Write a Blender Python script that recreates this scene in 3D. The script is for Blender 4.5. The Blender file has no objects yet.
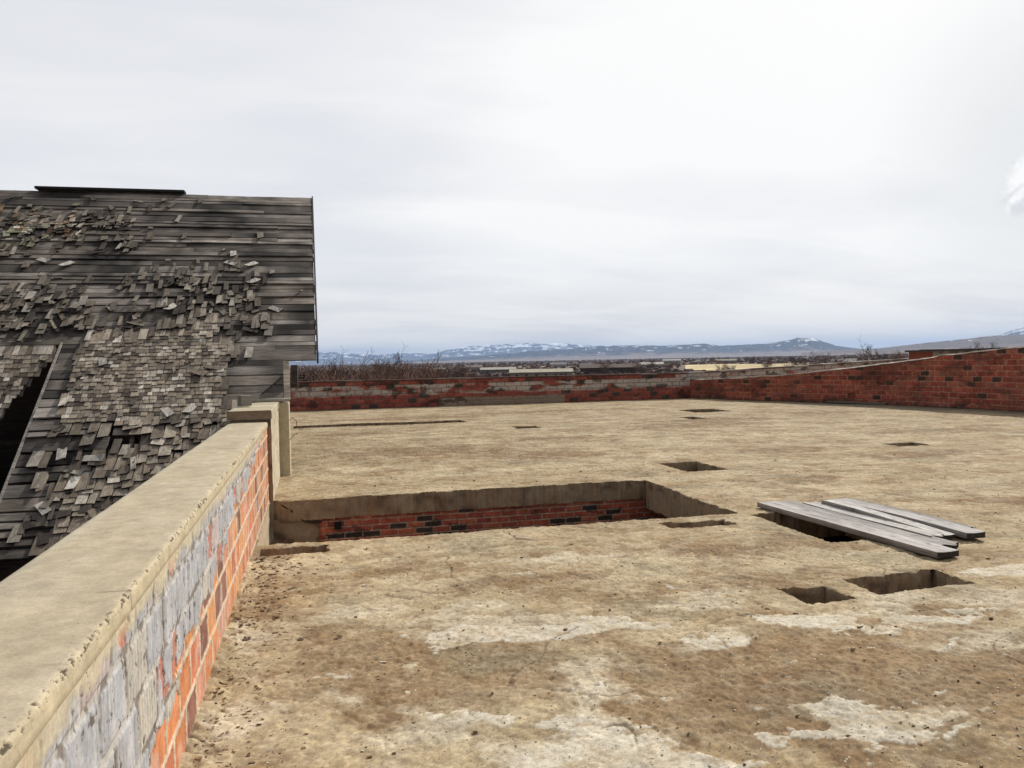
import bpy, math, random
import numpy as np
from mathutils import Vector, Matrix
random.seed(7)
RNG = np.random.default_rng(11)
scene = bpy.context.scene
COL = scene.collection
CAM_H = 1.6

# ------------------------------------------------------------------ noise
_perm = np.random.default_rng(3).permutation(256)
_perm = np.concatenate([_perm, _perm, _perm])
_ga = np.linspace(0, 2 * np.pi, 16, endpoint=False)
_gx, _gy = np.cos(_ga), np.sin(_ga)
def perlin(x, y, seed=0):
    x = np.asarray(x, float) + seed * 17.31; y = np.asarray(y, float) + seed * 9.77
    xi = np.floor(x).astype(np.int64); yi = np.floor(y).astype(np.int64)
    xf = x - xi; yf = y - yi; xi &= 255; yi &= 255
    u = xf * xf * xf * (xf * (xf * 6 - 15) + 10); v = yf * yf * yf * (yf * (yf * 6 - 15) + 10)
    def g(ix, iy, dx, dy):
        h = _perm[_perm[ix & 255] + (iy & 255)] & 15
        return _gx[h] * dx + _gy[h] * dy
    a = g(xi, yi, xf, yf); b = g(xi + 1, yi, xf - 1, yf)
    c = g(xi, yi + 1, xf, yf - 1); d = g(xi + 1, yi + 1, xf - 1, yf - 1)
    return (a + u * (b - a)) * (1 - v) + (c + u * (d - c)) * v
def fbm(x, y, oct=4, seed=0, gain=.5):
    s = 0; a = 1.; f = 1.
    for i in range(oct):
        s = s + a * perlin(x * f, y * f, seed + i * 3); a *= gain; f *= 2.03
    return s * 1.3
def sstep(a, b, x):
    t = np.clip((x - a) / (b - a), 0, 1); return t * t * (3 - 2 * t)
def lerp3(A, B, t):
    t = np.asarray(t)[..., None]; return A * (1 - t) + np.asarray(B, float) * t
def hash2(i, j, s=0):
    v = np.sin(i * 127.1 + j * 311.7 + s * 74.7) * 43758.5453
    return v - np.floor(v)

# ------------------------------------------------------------------ helpers
def link(o, parent=None):
    COL.objects.link(o)
    if parent: o.parent = parent
    return o
def tag(o, label=None, cat=None, group=None, kind=None):
    if label: o['label'] = label
    if cat: o['category'] = cat
    if group: o['group'] = group
    if kind: o['kind'] = kind
    return o
def empty(name, loc=(0, 0, 0), rz=0):
    o = bpy.data.objects.new(name, None); o.location = loc; o.rotation_euler = (0, 0, rz)
    return link(o)
def set_origin(me, loc):
    me.transform(Matrix.Translation(-Vector(loc)))
def quad_mesh(name, V, F, col=None, smooth=False, mat=None, parent=None, loc=None):
    """V (n,3), F (m,4) int; col per vertex (n,3)"""
    V = np.asarray(V, np.float32); F = np.asarray(F, np.int32)
    me = bpy.data.meshes.new(name)
    me.vertices.add(len(V)); me.vertices.foreach_set('co', V.ravel())
    k = F.shape[1]
    me.loops.add(F.size); me.loops.foreach_set('vertex_index', F.ravel())
    me.polygons.add(len(F)); me.polygons.foreach_set('loop_start', np.arange(0, F.size, k, dtype=np.int32))
    me.polygons.foreach_set('use_smooth', np.full(len(F), smooth))
    if col is not None:
        at = me.color_attributes.new('col', 'FLOAT_COLOR', 'POINT')
        c4 = np.ones((len(V), 4), np.float32); c4[:, :3] = col
        at.data.foreach_set('color', c4.ravel())
    me.update(calc_edges=True)
    if mat: me.materials.append(mat)
    o = bpy.data.objects.new(name, me); link(o, parent)
    if loc is not None and parent is None:
        set_origin(me, loc); o.location = loc
    elif parent is not None:
        set_origin(me, parent.location); 
    return o
def grid_faces(nu, nv):
    i = np.arange((nu - 1) * (nv - 1)); a = (i // (nv - 1)) * nv + i % (nv - 1)
    return np.stack([a, a + nv, a + nv + 1, a + 1], 1)
class MB:
    """collects hexahedra, prisms and quads with a colour each, builds ONE mesh"""
    HF = [(0, 1, 2, 3), (4, 7, 6, 5), (0, 4, 5, 1), (1, 5, 6, 2), (2, 6, 7, 3), (3, 7, 4, 0)]
    def __init__(s): s.v = []; s.f = []; s.c = []
    def hexa(s, p8, col=(.5, .5, .5)):
        b = len(s.v); s.v += [tuple(p) for p in p8]; s.c += [col] * 8
        s.f += [tuple(b + i for i in q) for q in s.HF]
    def box(s, c, size, col=(.5, .5, .5), M=None, jit=0):
        hx, hy, hz = size[0] / 2, size[1] / 2, size[2] / 2
        P = [Vector(q) for q in ((-hx, -hy, -hz), (-hx, hy, -hz), (hx, hy, -hz), (hx, -hy, -hz), (-hx, -hy, hz), (-hx, hy, hz), (hx, hy, hz), (hx, -hy, hz))]
        if jit: P = [p + Vector((random.uniform(-jit, jit), random.uniform(-jit, jit), random.uniform(-jit, jit))) for p in P]
        c = Vector(c)
        s.hexa([(M @ p if M else p) + c for p in P], col)
    def box2(s, a, b, col=(.5, .5, .5)):
        s.box([(a[i] + b[i]) / 2 for i in range(3)], [abs(b[i] - a[i]) for i in range(3)], col)
    def poly(s, pts, col=(.5, .5, .5)):
        b = len(s.v); s.v += [tuple(p) for p in pts]; s.c += [col] * len(pts); s.f.append(tuple(range(b, b + len(pts))))
    def tube(s, pts, rad, col=(.5, .5, .5), n=5, cap=True):
        rings = []
        for i, p in enumerate(pts):
            p = Vector(p); q = Vector(pts[min(i + 1, len(pts) - 1)]) - Vector(pts[max(i - 1, 0)])
            q.normalize(); u = q.orthogonal().normalized(); w = q.cross(u)
            r = rad[i] if hasattr(rad, '__len__') else rad
            b = len(s.v); rings.append(b)
            for k in range(n):
                a = 2 * math.pi * k / n; s.v.append(tuple(p + (u * math.cos(a) + w * math.sin(a)) * r)); s.c.append(col)
        for a, b in zip(rings, rings[1:]):
            for k in range(n): s.f.append((a + k, a + (k + 1) % n, b + (k + 1) % n, b + k))
        if cap: s.f.append(tuple(rings[0] + k for k in reversed(range(n)))); s.f.append(tuple(rings[-1] + k for k in range(n)))
    def build(s, name, mat, parent=None, loc=None, smooth=False):
        me = bpy.data.meshes.new(name); me.from_pydata(s.v, [], s.f); me.update()
        at = me.color_attributes.new('col', 'FLOAT_COLOR', 'POINT')
        c4 = np.ones((len(s.v), 4), np.float32); c4[:, :3] = np.array(s.c, np.float32)
        at.data.foreach_set('color', c4.ravel())
        if smooth: me.polygons.foreach_set('use_smooth', np.ones(len(s.f), bool))
        me.materials.append(mat)
        o = bpy.data.objects.new(name, me); link(o, parent)
        if parent is not None: set_origin(me, parent.location)
        elif loc is not None: set_origin(me, loc); o.location = loc
        return o

# ------------------------------------------------------------------ materials
def material(name, rough=.9, layers=((6, .35), (45, .35)), bump=((60, .3, .01),), stretch=(1, 1, 1), spots=None, spec=.25):
    """base colour = attribute 'col' varied by object-space noise layers (scale, amount); bump = (scale, strength, distance)"""
    m = bpy.data.materials.new(name); m.use_nodes = True
    nt = m.node_tree; N = nt.nodes; L = nt.links
    bs = N['Principled BSDF']; bs.inputs['Roughness'].default_value = rough
    bs.inputs['Specular IOR Level'].default_value = spec
    at = N.new('ShaderNodeAttribute'); at.attribute_name = 'col'
    tc = N.new('ShaderNodeTexCoord'); mp = N.new('ShaderNodeMapping'); mp.inputs['Scale'].default_value = stretch
    L.new(tc.outputs['Object'], mp.inputs['Vector'])
    cur = at.outputs['Color']
    for sc, amt in layers:
        nz = N.new('ShaderNodeTexNoise'); nz.inputs['Scale'].default_value = sc; nz.inputs['Detail'].default_value = 6; nz.inputs['Roughness'].default_value = .65
        L.new(mp.outputs['Vector'], nz.inputs['Vector'])
        mr = N.new('ShaderNodeMapRange'); mr.inputs['From Min'].default_value = .28; mr.inputs['From Max'].default_value = .72
        mr.inputs['To Min'].default_value = 1 - amt; mr.inputs['To Max'].default_value = 1 + amt
        L.new(nz.outputs['Fac'], mr.inputs['Value'])
        mx = N.new('ShaderNodeVectorMath'); mx.operation = 'SCALE'
        L.new(cur, mx.inputs[0]); L.new(mr.outputs['Result'], mx.inputs['Scale']); cur = mx.outputs['Vector']
    if spots:
        for sc, size, colr in spots:
            vo = N.new('ShaderNodeTexVoronoi'); vo.inputs['Scale'].default_value = sc; vo.inputs['Randomness'].default_value = 1
            L.new(tc.outputs['Object'], vo.inputs['Vector'])
            n2 = N.new('ShaderNodeTexNoise'); n2.inputs['Scale'].default_value = sc * .35; n2.inputs['Detail'].default_value = 3
            L.new(tc.outputs['Object'], n2.inputs['Vector'])
            th = N.new('ShaderNodeMapRange'); th.inputs['From Min'].default_value = .45; th.inputs['From Max'].default_value = .7; th.inputs['To Min'].default_value = 0; th.inputs['To Max'].default_value = size
            L.new(n2.outputs['Fac'], th.inputs['Value'])
            lt = N.new('ShaderNodeMath'); lt.operation = 'LESS_THAN'
            L.new(vo.outputs['Distance'], lt.inputs[0]); L.new(th.outputs['Result'], lt.inputs[1])
            mx = N.new('ShaderNodeMix'); mx.data_type = 'RGBA'
            L.new(lt.outputs[0], mx.inputs['Factor']); L.new(cur, mx.inputs['A']); mx.inputs['B'].default_value = (*colr, 1); cur = mx.outputs['Result']
    L.new(cur, bs.inputs['Base Color'])
    nrm = None
    for sc, st, dist in bump:
        nz = N.new('ShaderNodeTexNoise'); nz.inputs['Scale'].default_value = sc; nz.inputs['Detail'].default_value = 8; nz.inputs['Roughness'].default_value = .7
        L.new(mp.outputs['Vector'], nz.inputs['Vector'])
        bp = N.new('ShaderNodeBump'); bp.inputs['Strength'].default_value = st; bp.inputs['Distance'].default_value = dist
        L.new(nz.outputs['Fac'], bp.inputs['Height'])
        if nrm: L.new(nrm, bp.inputs['Normal'])
        nrm = bp.outputs['Normal']
    if nrm: L.new(nrm, bs.inputs['Normal'])
    return m
M_deck = material('weathered_screed', .95, ((1.1, .12), (9, .12), (55, .2), (190, .25)), ((25, .35, .010), (140, .5, .005)), spots=((42, .26, (.08, .055, .035)), (30, .18, (.5, .46, .38)), (95, .30, (.10, .07, .045))))
M_conc = material('old_concrete', .92, ((2.2, .12), (14, .16), (90, .14)), ((30, .3, .01), (150, .3, .004)), spots=((38, .16, (.12, .09, .06)),))
M_tile = material('clay_tile', .75, ((12, .18), (70, .2)), ((80, .35, .004),), spots=((60, .2, (.05, .035, .03)),))
M_brick = material('dark_brick', .9, ((1.5, .15), (18, .25), (70, .2)), ((60, .5, .006),))
M_wood = material('grey_weathered_wood', .9, ((5, .4), (26, .5)), ((20, .6, .008),), stretch=(.22, 2.2, 2.2))
M_shing = material('cedar_shingle', .9, ((3, .3), (14, .45), (70, .35)), ((50, .5, .006),), stretch=(1.6, .5, .5))
M_plank = material('grey_plank', .85, ((3, .2), (22, .4), (60, .25)), ((18, .5, .006),), stretch=(3, .25, 3))
M_far = material('plain_matte', .95, ((.35, .2),), ())
M_twig = material('bare_twig', .95, ((.5, .25),), ())
M_iron = material('rusty_iron', .7, ((20, .3),), ((50, .3, .003),))
M_earth = material('dry_plain', 1., ((.0012, .35), (.006, .3), (.03, .25)), ())
M_mount = material('mountain_rock', 1., ((.0015, .2), (.008, .2)), ())

# ------------------------------------------------------------------ camera
yaw, pitch, roll = math.radians(13.55), math.radians(1.63), math.radians(1.146)
F = Vector((math.sin(yaw), math.cos(yaw), 0)); R = Vector((math.cos(yaw), -math.sin(yaw), 0)); U = Vector((0, 0, 1))
F2 = F * math.cos(pitch) - U * math.sin(pitch); U2 = U * math.cos(pitch) + F * math.sin(pitch)
R3 = R * math.cos(roll) - U2 * math.sin(roll); U3 = U2 * math.cos(roll) + R * math.sin(roll)
cam = bpy.data.cameras.new('camera'); cam.sensor_width = 36; cam.lens = 820 / 1024 * 36; cam.clip_start = .05; cam.clip_end = 90000
camo = bpy.data.objects.new('camera', cam); link(camo)
camo.matrix_world = Matrix(((R3.x, U3.x, -F2.x, 0), (R3.y, U3.y, -F2.y, 0), (R3.z, U3.z, -F2.z, CAM_H), (0, 0, 0, 1)))
scene.camera = camo

# ------------------------------------------------------------------ sky and sun
SUN_EL, SUN_AZ = math.radians(40), math.radians(54)      # azimuth from +Y towards +X
sd = Vector((math.cos(SUN_EL) * math.sin(SUN_AZ), math.cos(SUN_EL) * math.cos(SUN_AZ), math.sin(SUN_EL)))
sun = bpy.data.lights.new('sun', 'SUN'); sun.energy = 4.4; sun.angle = math.radians(2.5); sun.color = (1, .95, .87)
suno = bpy.data.objects.new('sun', sun); link(suno); suno.rotation_euler = sd.to_track_quat('Z', 'Y').to_euler(); suno.location = (60, 30, 80)
world = bpy.data.worlds.new('World'); scene.world = world; world.use_nodes = True
nt = world.node_tree; N = nt.nodes; L = nt.links
bg = N['Background']; bg.inputs['Strength'].default_value = .104
sky = N.new('ShaderNodeTexSky'); sky.sky_type = 'NISHITA'; sky.sun_disc = False; sky.sun_elevation = SUN_EL; sky.sun_rotation = SUN_AZ; sky.dust_density = 2
geo = N.new('ShaderNodeTexCoord')
sep = N.new('ShaderNodeSeparateXYZ'); L.new(geo.outputs['Generated'], sep.inputs[0])
def math_node(op, a, b=None, clamp=False):
    n = N.new('ShaderNodeMath'); n.operation = op; n.use_clamp = clamp
    for i, v in enumerate((a, b)):
        if v is None: continue
        if isinstance(v, (int, float)): n.inputs[i].default_value = v
        else: L.new(v, n.inputs[i])
    return n.outputs[0]
# cloud sheet: project the direction onto a flat layer overhead, so streaks shrink towards the horizon
zc = math_node('ADD', math_node('MAXIMUM', sep.outputs['Z'], 0), .16)
cx = math_node('DIVIDE', sep.outputs['X'], zc); cy = math_node('DIVIDE', sep.outputs['Y'], zc)
comb = N.new('ShaderNodeCombineXYZ'); L.new(cx, comb.inputs[0]); L.new(cy, comb.inputs[1])
def noise(vec, scale, detail=5, rough=.55, dist=0., st=(1, 1, 1), off=(0, 0, 0), rot=0):
    mp = N.new('ShaderNodeMapping'); mp.inputs['Scale'].default_value = st; mp.inputs['Location'].default_value = off; mp.inputs['Rotation'].default_value = (0, 0, rot)
    L.new(vec, mp.inputs['Vector'])
    n = N.new('ShaderNodeTexNoise'); n.inputs['Scale'].default_value = scale; n.inputs['Detail'].default_value = detail; n.inputs['Roughness'].default_value = rough; n.inputs['Distortion'].default_value = dist
    L.new(mp.outputs['Vector'], n.inputs['Vector']); return n.outputs['Fac']
def ramp(val, pts):
    r = N.new('ShaderNodeValToRGB'); e = r.color_ramp.elements
    while len(e) < len(pts): e.new(.5)
    for el, (p, c) in zip(e, pts): el.position = p; el.color = (*c, 1)
    L.new(val, r.inputs['Fac']); return r.outputs['Color']
def mixc(f, a, b, mode='MIX'):
    m = N.new('ShaderNodeMix'); m.data_type = 'RGBA'; m.blend_type = mode
    for sock, v in (('Factor', f), ('A', a), ('B', b)):
        if isinstance(v, (int, float)): m.inputs[sock].default_value = v
        elif isinstance(v, tuple): m.inputs[sock].default_value = (*v, 1)
        else: L.new(v, m.inputs[sock])
    return m.outputs['Result']
n_big = noise(comb.outputs[0], .55, 4, .5, .4, (1, .55, 1), (1.3, .2, 0), .5)
n_str = noise(comb.outputs[0], 1.3, 6, .55, .5, (.6, 1.6, 1), (3, 1, 0), -.45)
val = math_node('ADD', math_node('MULTIPLY', n_big, .6), math_node('MULTIPLY', n_str, .4))
# brighter where the veiled sun stands: wide lobe around a bright thin-cloud area ahead on the right
dotn = N.new('ShaderNodeVectorMath'); dotn.operation = 'DOT_PRODUCT'
nrm = N.new('ShaderNodeVectorMath'); nrm.operation = 'NORMALIZE'; L.new(geo.outputs['Generated'], nrm.inputs[0]); L.new(nrm.outputs[0], dotn.inputs[0])
bd = Vector((math.sin(math.radians(31)), math.cos(math.radians(31)), .30)).normalized(); dotn.inputs[1].default_value = bd
lobe = N.new('ShaderNodeMapRange'); lobe.inputs['From Min'].default_value = .86; lobe.inputs['From Max'].default_value = 1.0; lobe.interpolation_type = 'SMOOTHSTEP'
L.new(dotn.outputs['Value'], lobe.inputs['Value'])
val2 = math_node('ADD', val, math_node('MULTIPLY', lobe.outputs[0], .26))
cloud = ramp(val2, [(.30, (.69, .70, .735)), (.46, (.785, .795, .825)), (.58, (.87, .872, .88)), (.72, (.985, .98, .965))])
# greyer low band over the horizon
lowb = N.new('ShaderNodeMapRange'); lowb.inputs['From Min'].default_value = .0; lowb.inputs['From Max'].default_value = .13; lowb.inputs['To Min'].default_value = 1; lowb.inputs['To Max'].default_value = 0; lowb.interpolation_type = 'SMOOTHSTEP'
L.new(sep.outputs['Z'], lowb.inputs['Value'])
band = math_node('MULTIPLY', lowb.outputs[0], .7)
n_low = noise(comb.outputs[0], 1.5, 6, .55, .4, (.5, .9, 1), (7, 3, 0), .2)
lowc = ramp(n_low, [(.40, (.81, .775, .73)), (.58, (1.08, 1.02, .92))])
cloud = mixc(band, cloud, lowc)
dr_ = N.new('ShaderNodeVectorMath'); dr_.operation = 'DISTANCE'; L.new(nrm.outputs[0], dr_.inputs[0]); dr_.inputs[1].default_value = Vector((math.sin(math.radians(48)), math.cos(math.radians(48)), .22)).normalized()
drm = N.new('ShaderNodeMapRange'); drm.inputs['From Min'].default_value = .22; drm.inputs['From Max'].default_value = .04; drm.interpolation_type = 'SMOOTHSTEP'; L.new(dr_.outputs['Value'], drm.inputs['Value'])
cloud = mixc(math_node('MULTIPLY', drm.outputs[0], .8), cloud, (.79, .80, .80))
# one small cumulus standing out at the right
cd = Vector((math.sin(math.radians(46.5)), math.cos(math.radians(46.5)), .165)).normalized()
vd = N.new('ShaderNodeVectorMath'); vd.operation = 'DISTANCE'; L.new(nrm.outputs[0], vd.inputs[0]); vd.inputs[1].default_value = cd
pn = noise(nrm.outputs[0], 38, 5, .6, .2)
pd = math_node('SUBTRACT', vd.outputs['Value'], math_node('MULTIPLY', math_node('SUBTRACT', pn, .5), .05))
pm = N.new('ShaderNodeMapRange'); pm.inputs['From Min'].default_value = .040; pm.inputs['From Max'].default_value = .029; L.new(pd, pm.inputs['Value'])
pc = ramp(noise(nrm.outputs[0], 45, 4, .55, .2, off=(0, 0, -.012)), [(.38, (.72, .725, .74)), (.52, (1.02, 1.02, 1.0))])
cloud = mixc(math_node('MULTIPLY', pm.outputs[0], .85), cloud, pc)
cl10 = N.new('ShaderNodeVectorMath'); cl10.operation = 'SCALE'; cl10.inputs['Scale'].default_value = 10.0; L.new(cloud, cl10.inputs[0])
skyc = mixc(.96, sky.outputs['Color'], cl10.outputs['Vector'])
# the overcast is thick and dark behind the viewer and thin towards the sun
dk = N.new('ShaderNodeVectorMath'); dk.operation = 'DOT_PRODUCT'; L.new(nrm.outputs[0], dk.inputs[0]); dk.inputs[1].default_value = (.70, .70, .12)
dm = N.new('ShaderNodeMapRange'); dm.inputs['From Min'].default_value = -.55; dm.inputs['From Max'].default_value = .28; dm.inputs['To Min'].default_value = .30; dm.inputs['To Max'].default_value = 1.0; dm.interpolation_type = 'SMOOTHSTEP'
L.new(dk.outputs['Value'], dm.inputs['Value'])
sk2 = N.new('ShaderNodeVectorMath'); sk2.operation = 'SCALE'; L.new(skyc, sk2.inputs[0]); L.new(dm.outputs[0], sk2.inputs['Scale'])
L.new(sk2.outputs['Vector'], bg.inputs['Color'])
scene.view_settings.view_transform = 'Standard'; scene.view_settings.look = 'None'; scene.view_settings.gamma = 1; scene.view_settings.exposure = 0
scene.view_settings.use_curve_mapping = False

# ------------------------------------------------------------------ roof deck
HOLES = [  # x0, x1, y0, y1, depth of the concrete sides, closed bottom
    (-.548, 4.18, 7.58, 10.04, .24, None),
    (-.50, .085, 7.17, 7.42, .12, .12),
    (5.02, 5.64, 10.5, 11.5, .25, None),
    (3.21, 3.89, 7.06, 7.34, .16, .16),
    (4.24, 5.30, 6.09, 7.43, .28, None),
    (3.05, 3.41, 4.65, 5.0, .24, None),
    (3.62, 4.38, 4.71, 5.09, .26, None),
    (-.55, 3.9, 21.35, 22.3, .45, None),
    (4.62, 5.2, 18.7, 19.35, .2, None),
    (10.7, 11.9, 21.8, 23.1, .25, None),
    (9.75, 10.4, 12.1, 12.6, .12, .12),
    (9.4, 9.85, 19.3, 20.2, .12, .12),
]
def lines(segs, extra):
    a = np.concatenate([np.arange(s, e, d) for s, e, d in segs] + [[segs[-1][1]]])
    for x in sorted(set(extra)):
        i = np.argmin(abs(a - x)); a[i] = x
    return np.unique(a)
XS = lines([(-1.1, -.56, .09), (-.56, 4.6, .0105), (4.6, 8, .022), (8, 19, .05), (19, 26, .5)], [h for H in HOLES for h in H[:2]])
YS = lines([(-4, 2.2, .25), (2.2, 5.5, .0115), (5.5, 8, .017), (8, 12, .026), (12, 30, .055)], [h for H in HOLES for h in H[2:4]])
GX, GY = np.meshgrid(XS, YS, indexing='ij')
WHITE = [(1.1, 3.10, .39, .23), (1.2, 3.52, .16, .24), (.92, 3.08, .24, .14), (1.24, 2.9, .3, .14), (1.45, 4.65, .40, .13), (1.65, 4.62, .3, .12), (.83, 4.58, .30, .10), (.69, 4.74, .16, .07), (2.2, 4.24, .22, .14), (2.95, 4.36, .28, .15), (3.51, 4.14, .46, .10), (2.29, 3.07, .19, .2), (2.20, 3.22, .12, .06), (2.56, 3.01, .13, .06), (2.53, 2.85, .08, .05), (1.88, 3.05, .09, .08), (.68, 3.58, .11, .05), (.66, 3.23, .07, .04), (2.8, 3.28, .08, .04), (3.4, 3.66, .12, .05), (4.83, 4.95, .34, .14)]
SOFT = [(.33, 3.59, .12, .28), (.25, 5.33, .26, .12), (-.45, 5.01, .12, .37), (-.37, 3.86, .14, .28), (1.87, 6.25, .64, .2), (3.65, 4.54, .43, .2), (4.25, 4.35, .3, .25), (.87, 5.18, .26, .12), (.03, 3.97, .15, .1), (3.55, 3.78, .25, .15), (2.43, 4.92, .4, .14), (1.3, 3.9, .25, .25), (1.0, 4.9, .6, .2)]
CREAM = [(9.14, 9.62, .8, .47), (6.58, 7.85, .5, .36), (6.41, 10.17, .88, .32), (11.7, 16.1, 1.5, .56), (5.9, 10.52, .35, .21), (2.47, 6.05, .6, .2), (2.37, 4.94, .3, .12), (2.3, 11.8, .8, .33), (.2, 7.0, .6, .3), (1.5, 6.6, .8, .25), (5, 12.5, 1.5, .5), (.5, 12.6, .9, .6), (6, 16.5, 2, .8), (2, 18, 2.5, .8), (8, 14.8, 2, .7), (5.5, 8.4, .5, .2), (.2, 5.9, .4, .3)]
BROWN = [(.37, 3.99, .44, .5), (1.19, 4.02, .51, .34), (1.85, 3.56, .5, .43), (2.65, 3.59, .7, .5), (2.93, 3.0, .7, .5), (3.6, 3.3, .6, .6), (2.0, 3.8, .6, .5), (1.7, 3.4, .35, .4), (.46, 6.38, .31, .3), (.05, 4.84, .24, .36), (.55, 4.69, .46, .34), (.97, 3.3, .1, .1), (1.8, 14.6, 1.98, 1.3), (4.16, 6.2, .4, .43), (3.23, 6.16, .51, .36), (3.05, 5.3, .4, .33), (9.16, 10.92, 1.22, .6), (3.98, 13.17, 1.2, .6), (1.56, 5.72, .58, .25), (3.54, 8.62, .57, .5), (3.04, 4.11, .37, .19), (-.3, 6.1, .22, .6), (8.78, 17.67, 1.93, .9), (12.6, 14.2, 1.39, .9), (7.1, 7.3, .62, .5), (2.3, 23.6, 2.83, .8), (7, 24.5, 3, .8), (10, 19, 2, .6), (5, 16, 1.5, .4), (0.8, 19, 1.2, .5), (13.5, 20, 1.5, .8), (6.2, 9.2, .6, .4), (7.8, 12.4, 1.2, .5), (3.7, 4.4, .5, .2), (2.1, 4.9, .25, .15)]
def blobs(lst, X, Y):
    s = np.zeros_like(X)
    for (a, b, rx, ry) in lst: s += np.exp(-((X - a) / rx) ** 2 - ((Y - b) / ry) ** 2)
    return s
def deck_fields(X, Y):
    wx = X + .20 * fbm(X * 2.3, Y * 2.3, 4, 1); wy = Y + .16 * fbm(X * 2.3, Y * 2.3, 4, 5)
    edge = fbm(X * 7, Y * 7, 5, 9, .6); mid = fbm(X * 1.3, Y * 1.3, 4, 13); fine = fbm(X * 26, Y * 26, 3, 17)
    wb = np.minimum(blobs(WHITE, wx, wy), 1.25)
    wn = .55 * fbm(X * 3.6, Y * 5.2, 4, 10, .5) + .20 * fbm(X * 17, Y * 22, 3, 14, .5)
    white = sstep(.565, .60, wb * 1.25 + wn)
    flake = .8 * sstep(.84, .87, fbm(X * 4.2, Y * 6, 3, 21, .5) + .10 * edge + .35 * mid) * (Y < 6.5)
    white = np.maximum(white, flake)
    br = np.clip(blobs(BROWN, wx, wy), 0, 1.25); cr = np.clip(blobs(CREAM, wx, wy), 0, 1.2)
    brown = sstep(.25, .85, br * .85 + .45 * fbm(X * 3.2, Y * 3.2, 5, 25, .6) + .3 * mid)
    cream = sstep(.3, .9, cr * .75 + .5 * fbm(X * 2.4, Y * 3.2, 5, 29, .6) + .15 * edge)
    return white, brown, cream, edge, mid, fine
wh, br, cr, ed, mid, fine = deck_fields(GX, GY)
wx_ = GX + .2 * fbm(GX * 2.1, GY * 2.1, 3, 1); wy_ = GY + .2 * fbm(GX * 2.1, GY * 2.1, 3, 5)
C = np.zeros(GX.shape + (3,)); C[:] = (.295, .225, .135)
C = lerp3(C, (.385, .318, .215), sstep(-.25, .45, fbm(GX * .8, GY * 1.0, 4, 14)))
C = lerp3(C, (.47, .40, .275), cr * .8)
mot = fbm(GX * 1.5, GY * 1.9, 6, 33, .55); C = lerp3(C, (.20, .130, .066), sstep(.10, .55, mot) * .7); C = lerp3(C, (.44, .37, .25), sstep(.15, .55, -mot) * .4)
C = lerp3(C, (.195, .125, .065), br * np.where(GY < 7, .72, .95))
C = lerp3(C, (.15, .09, .045), np.clip(br * sstep(.05, .6, fbm(GX * 6, GY * 6, 4, 41)), 0, 1) * .4)
gg = sstep(.25, .6, fbm(GX * 1.1, GY * 1.6, 4, 45)); C = lerp3(C, (.19, .17, .115), gg * .45)   # grey-green lichen film
halo = sstep(.2, .9, np.minimum(blobs(SOFT, wx_, wy_), 1.2) + .45 * np.minimum(blobs(WHITE, wx_, wy_), 1) + .5 * fbm(GX * 3, GY * 4, 5, 51, .6))
C = lerp3(C, (.47, .42, .33), halo * .85)
curl = wh * (1 - wh) * 4
whc = lerp3(np.tile(np.array([.47, .44, .38]), GX.shape + (1,)), (.40, .34, .25), sstep(-.1, .45, fbm(GX * 3.1, GY * 3.1, 5, 47, .6)) * .7)
whc = lerp3(whc, (.33, .265, .18), sstep(.25, .5, fbm(GX * 9, GY * 12, 4, 48, .6)) * .7)
C = C * (1 - wh[..., None] * .93) + whc * wh[..., None] * .93
C = lerp3(C, (.11, .075, .045), np.clip(curl, 0, 1) * sstep(0, .3, fbm(GX * 4, GY * 4, 3, 50)) * .6)   # shadow under the lifted flake edges, painted into the colour
C = lerp3(C, (.27, .25, .21), wh * sstep(.15, .6, fbm(GX * 4, GY * 4, 4, 49)) * .35)
# thin layers of skim coat worn through at several scales, each with a broken crisp edge
k1 = sstep(.0, .035, fbm(GX * 1.7 + .2 * ed, GY * 2.0, 7, 52, .62)); k2 = sstep(.10, .14, fbm(GX * 4.3, GY * 4.9, 6, 54, .64)); k3 = sstep(.16, .21, fbm(GX * 9.5, GY * 10.5, 5, 56, .62))
C *= (1 - .13 * k1 * (1 - wh))[..., None]; C = lerp3(C, (.41, .35, .255), k2 * (1 - wh) * (1 - .5 * br) * .38); C = lerp3(C, (.15, .10, .06), k3 * (1 - wh) * .30)
# damp grey dirt and the right-hand wall's cast shadow, both painted into the slab
silt_shadow = sstep(1.9, .3, np.abs((18.6 - (GY - 16) * .29) - GX) + .8 * mid) * sstep(28, 24, GY) * (GX > 8)
C = lerp3(C, (.17, .145, .115), silt_shadow * .8)
# cracks
crk = np.abs(fbm(GX * .55, GY * .55, 3, 61)); C = lerp3(C, (.1, .07, .045), sstep(.012, .003, crk) * sstep(-.1, .3, mid) * .8)
C *= (1 - .08 * sstep(8, 20, GY))[..., None]
grit = fbm(GX * 75, GY * 75, 2, 58)
C *= (1 + .24 * fine + .12 * ed + .22 * grit * (GY < 6.5))[..., None]
C = np.clip(C * np.array([1.06, 1.02, .94]), .02, .8)
Z = .014 * fbm(GX * .45, GY * .45, 2, 71) + .006 * mid + .005 * ed + .0035 * fine
curl = wh * (1 - wh) * 4
Z += wh * .0045 + curl * .002 * (ed > 0)
Z += br * .006 * (fbm(GX * 11, GY * 11, 3, 75) + fbm(GX * 34, GY * 34, 2, 79))
Z -= sstep(.012, .003, crk) * .006
Z += (.002 * k1 + .002 * k2 - .0025 * k3) * (1 - wh) + .0012 * grit * (GY < 6.5)
Z = np.where(GY > 2.0, Z, Z * .3)
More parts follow.
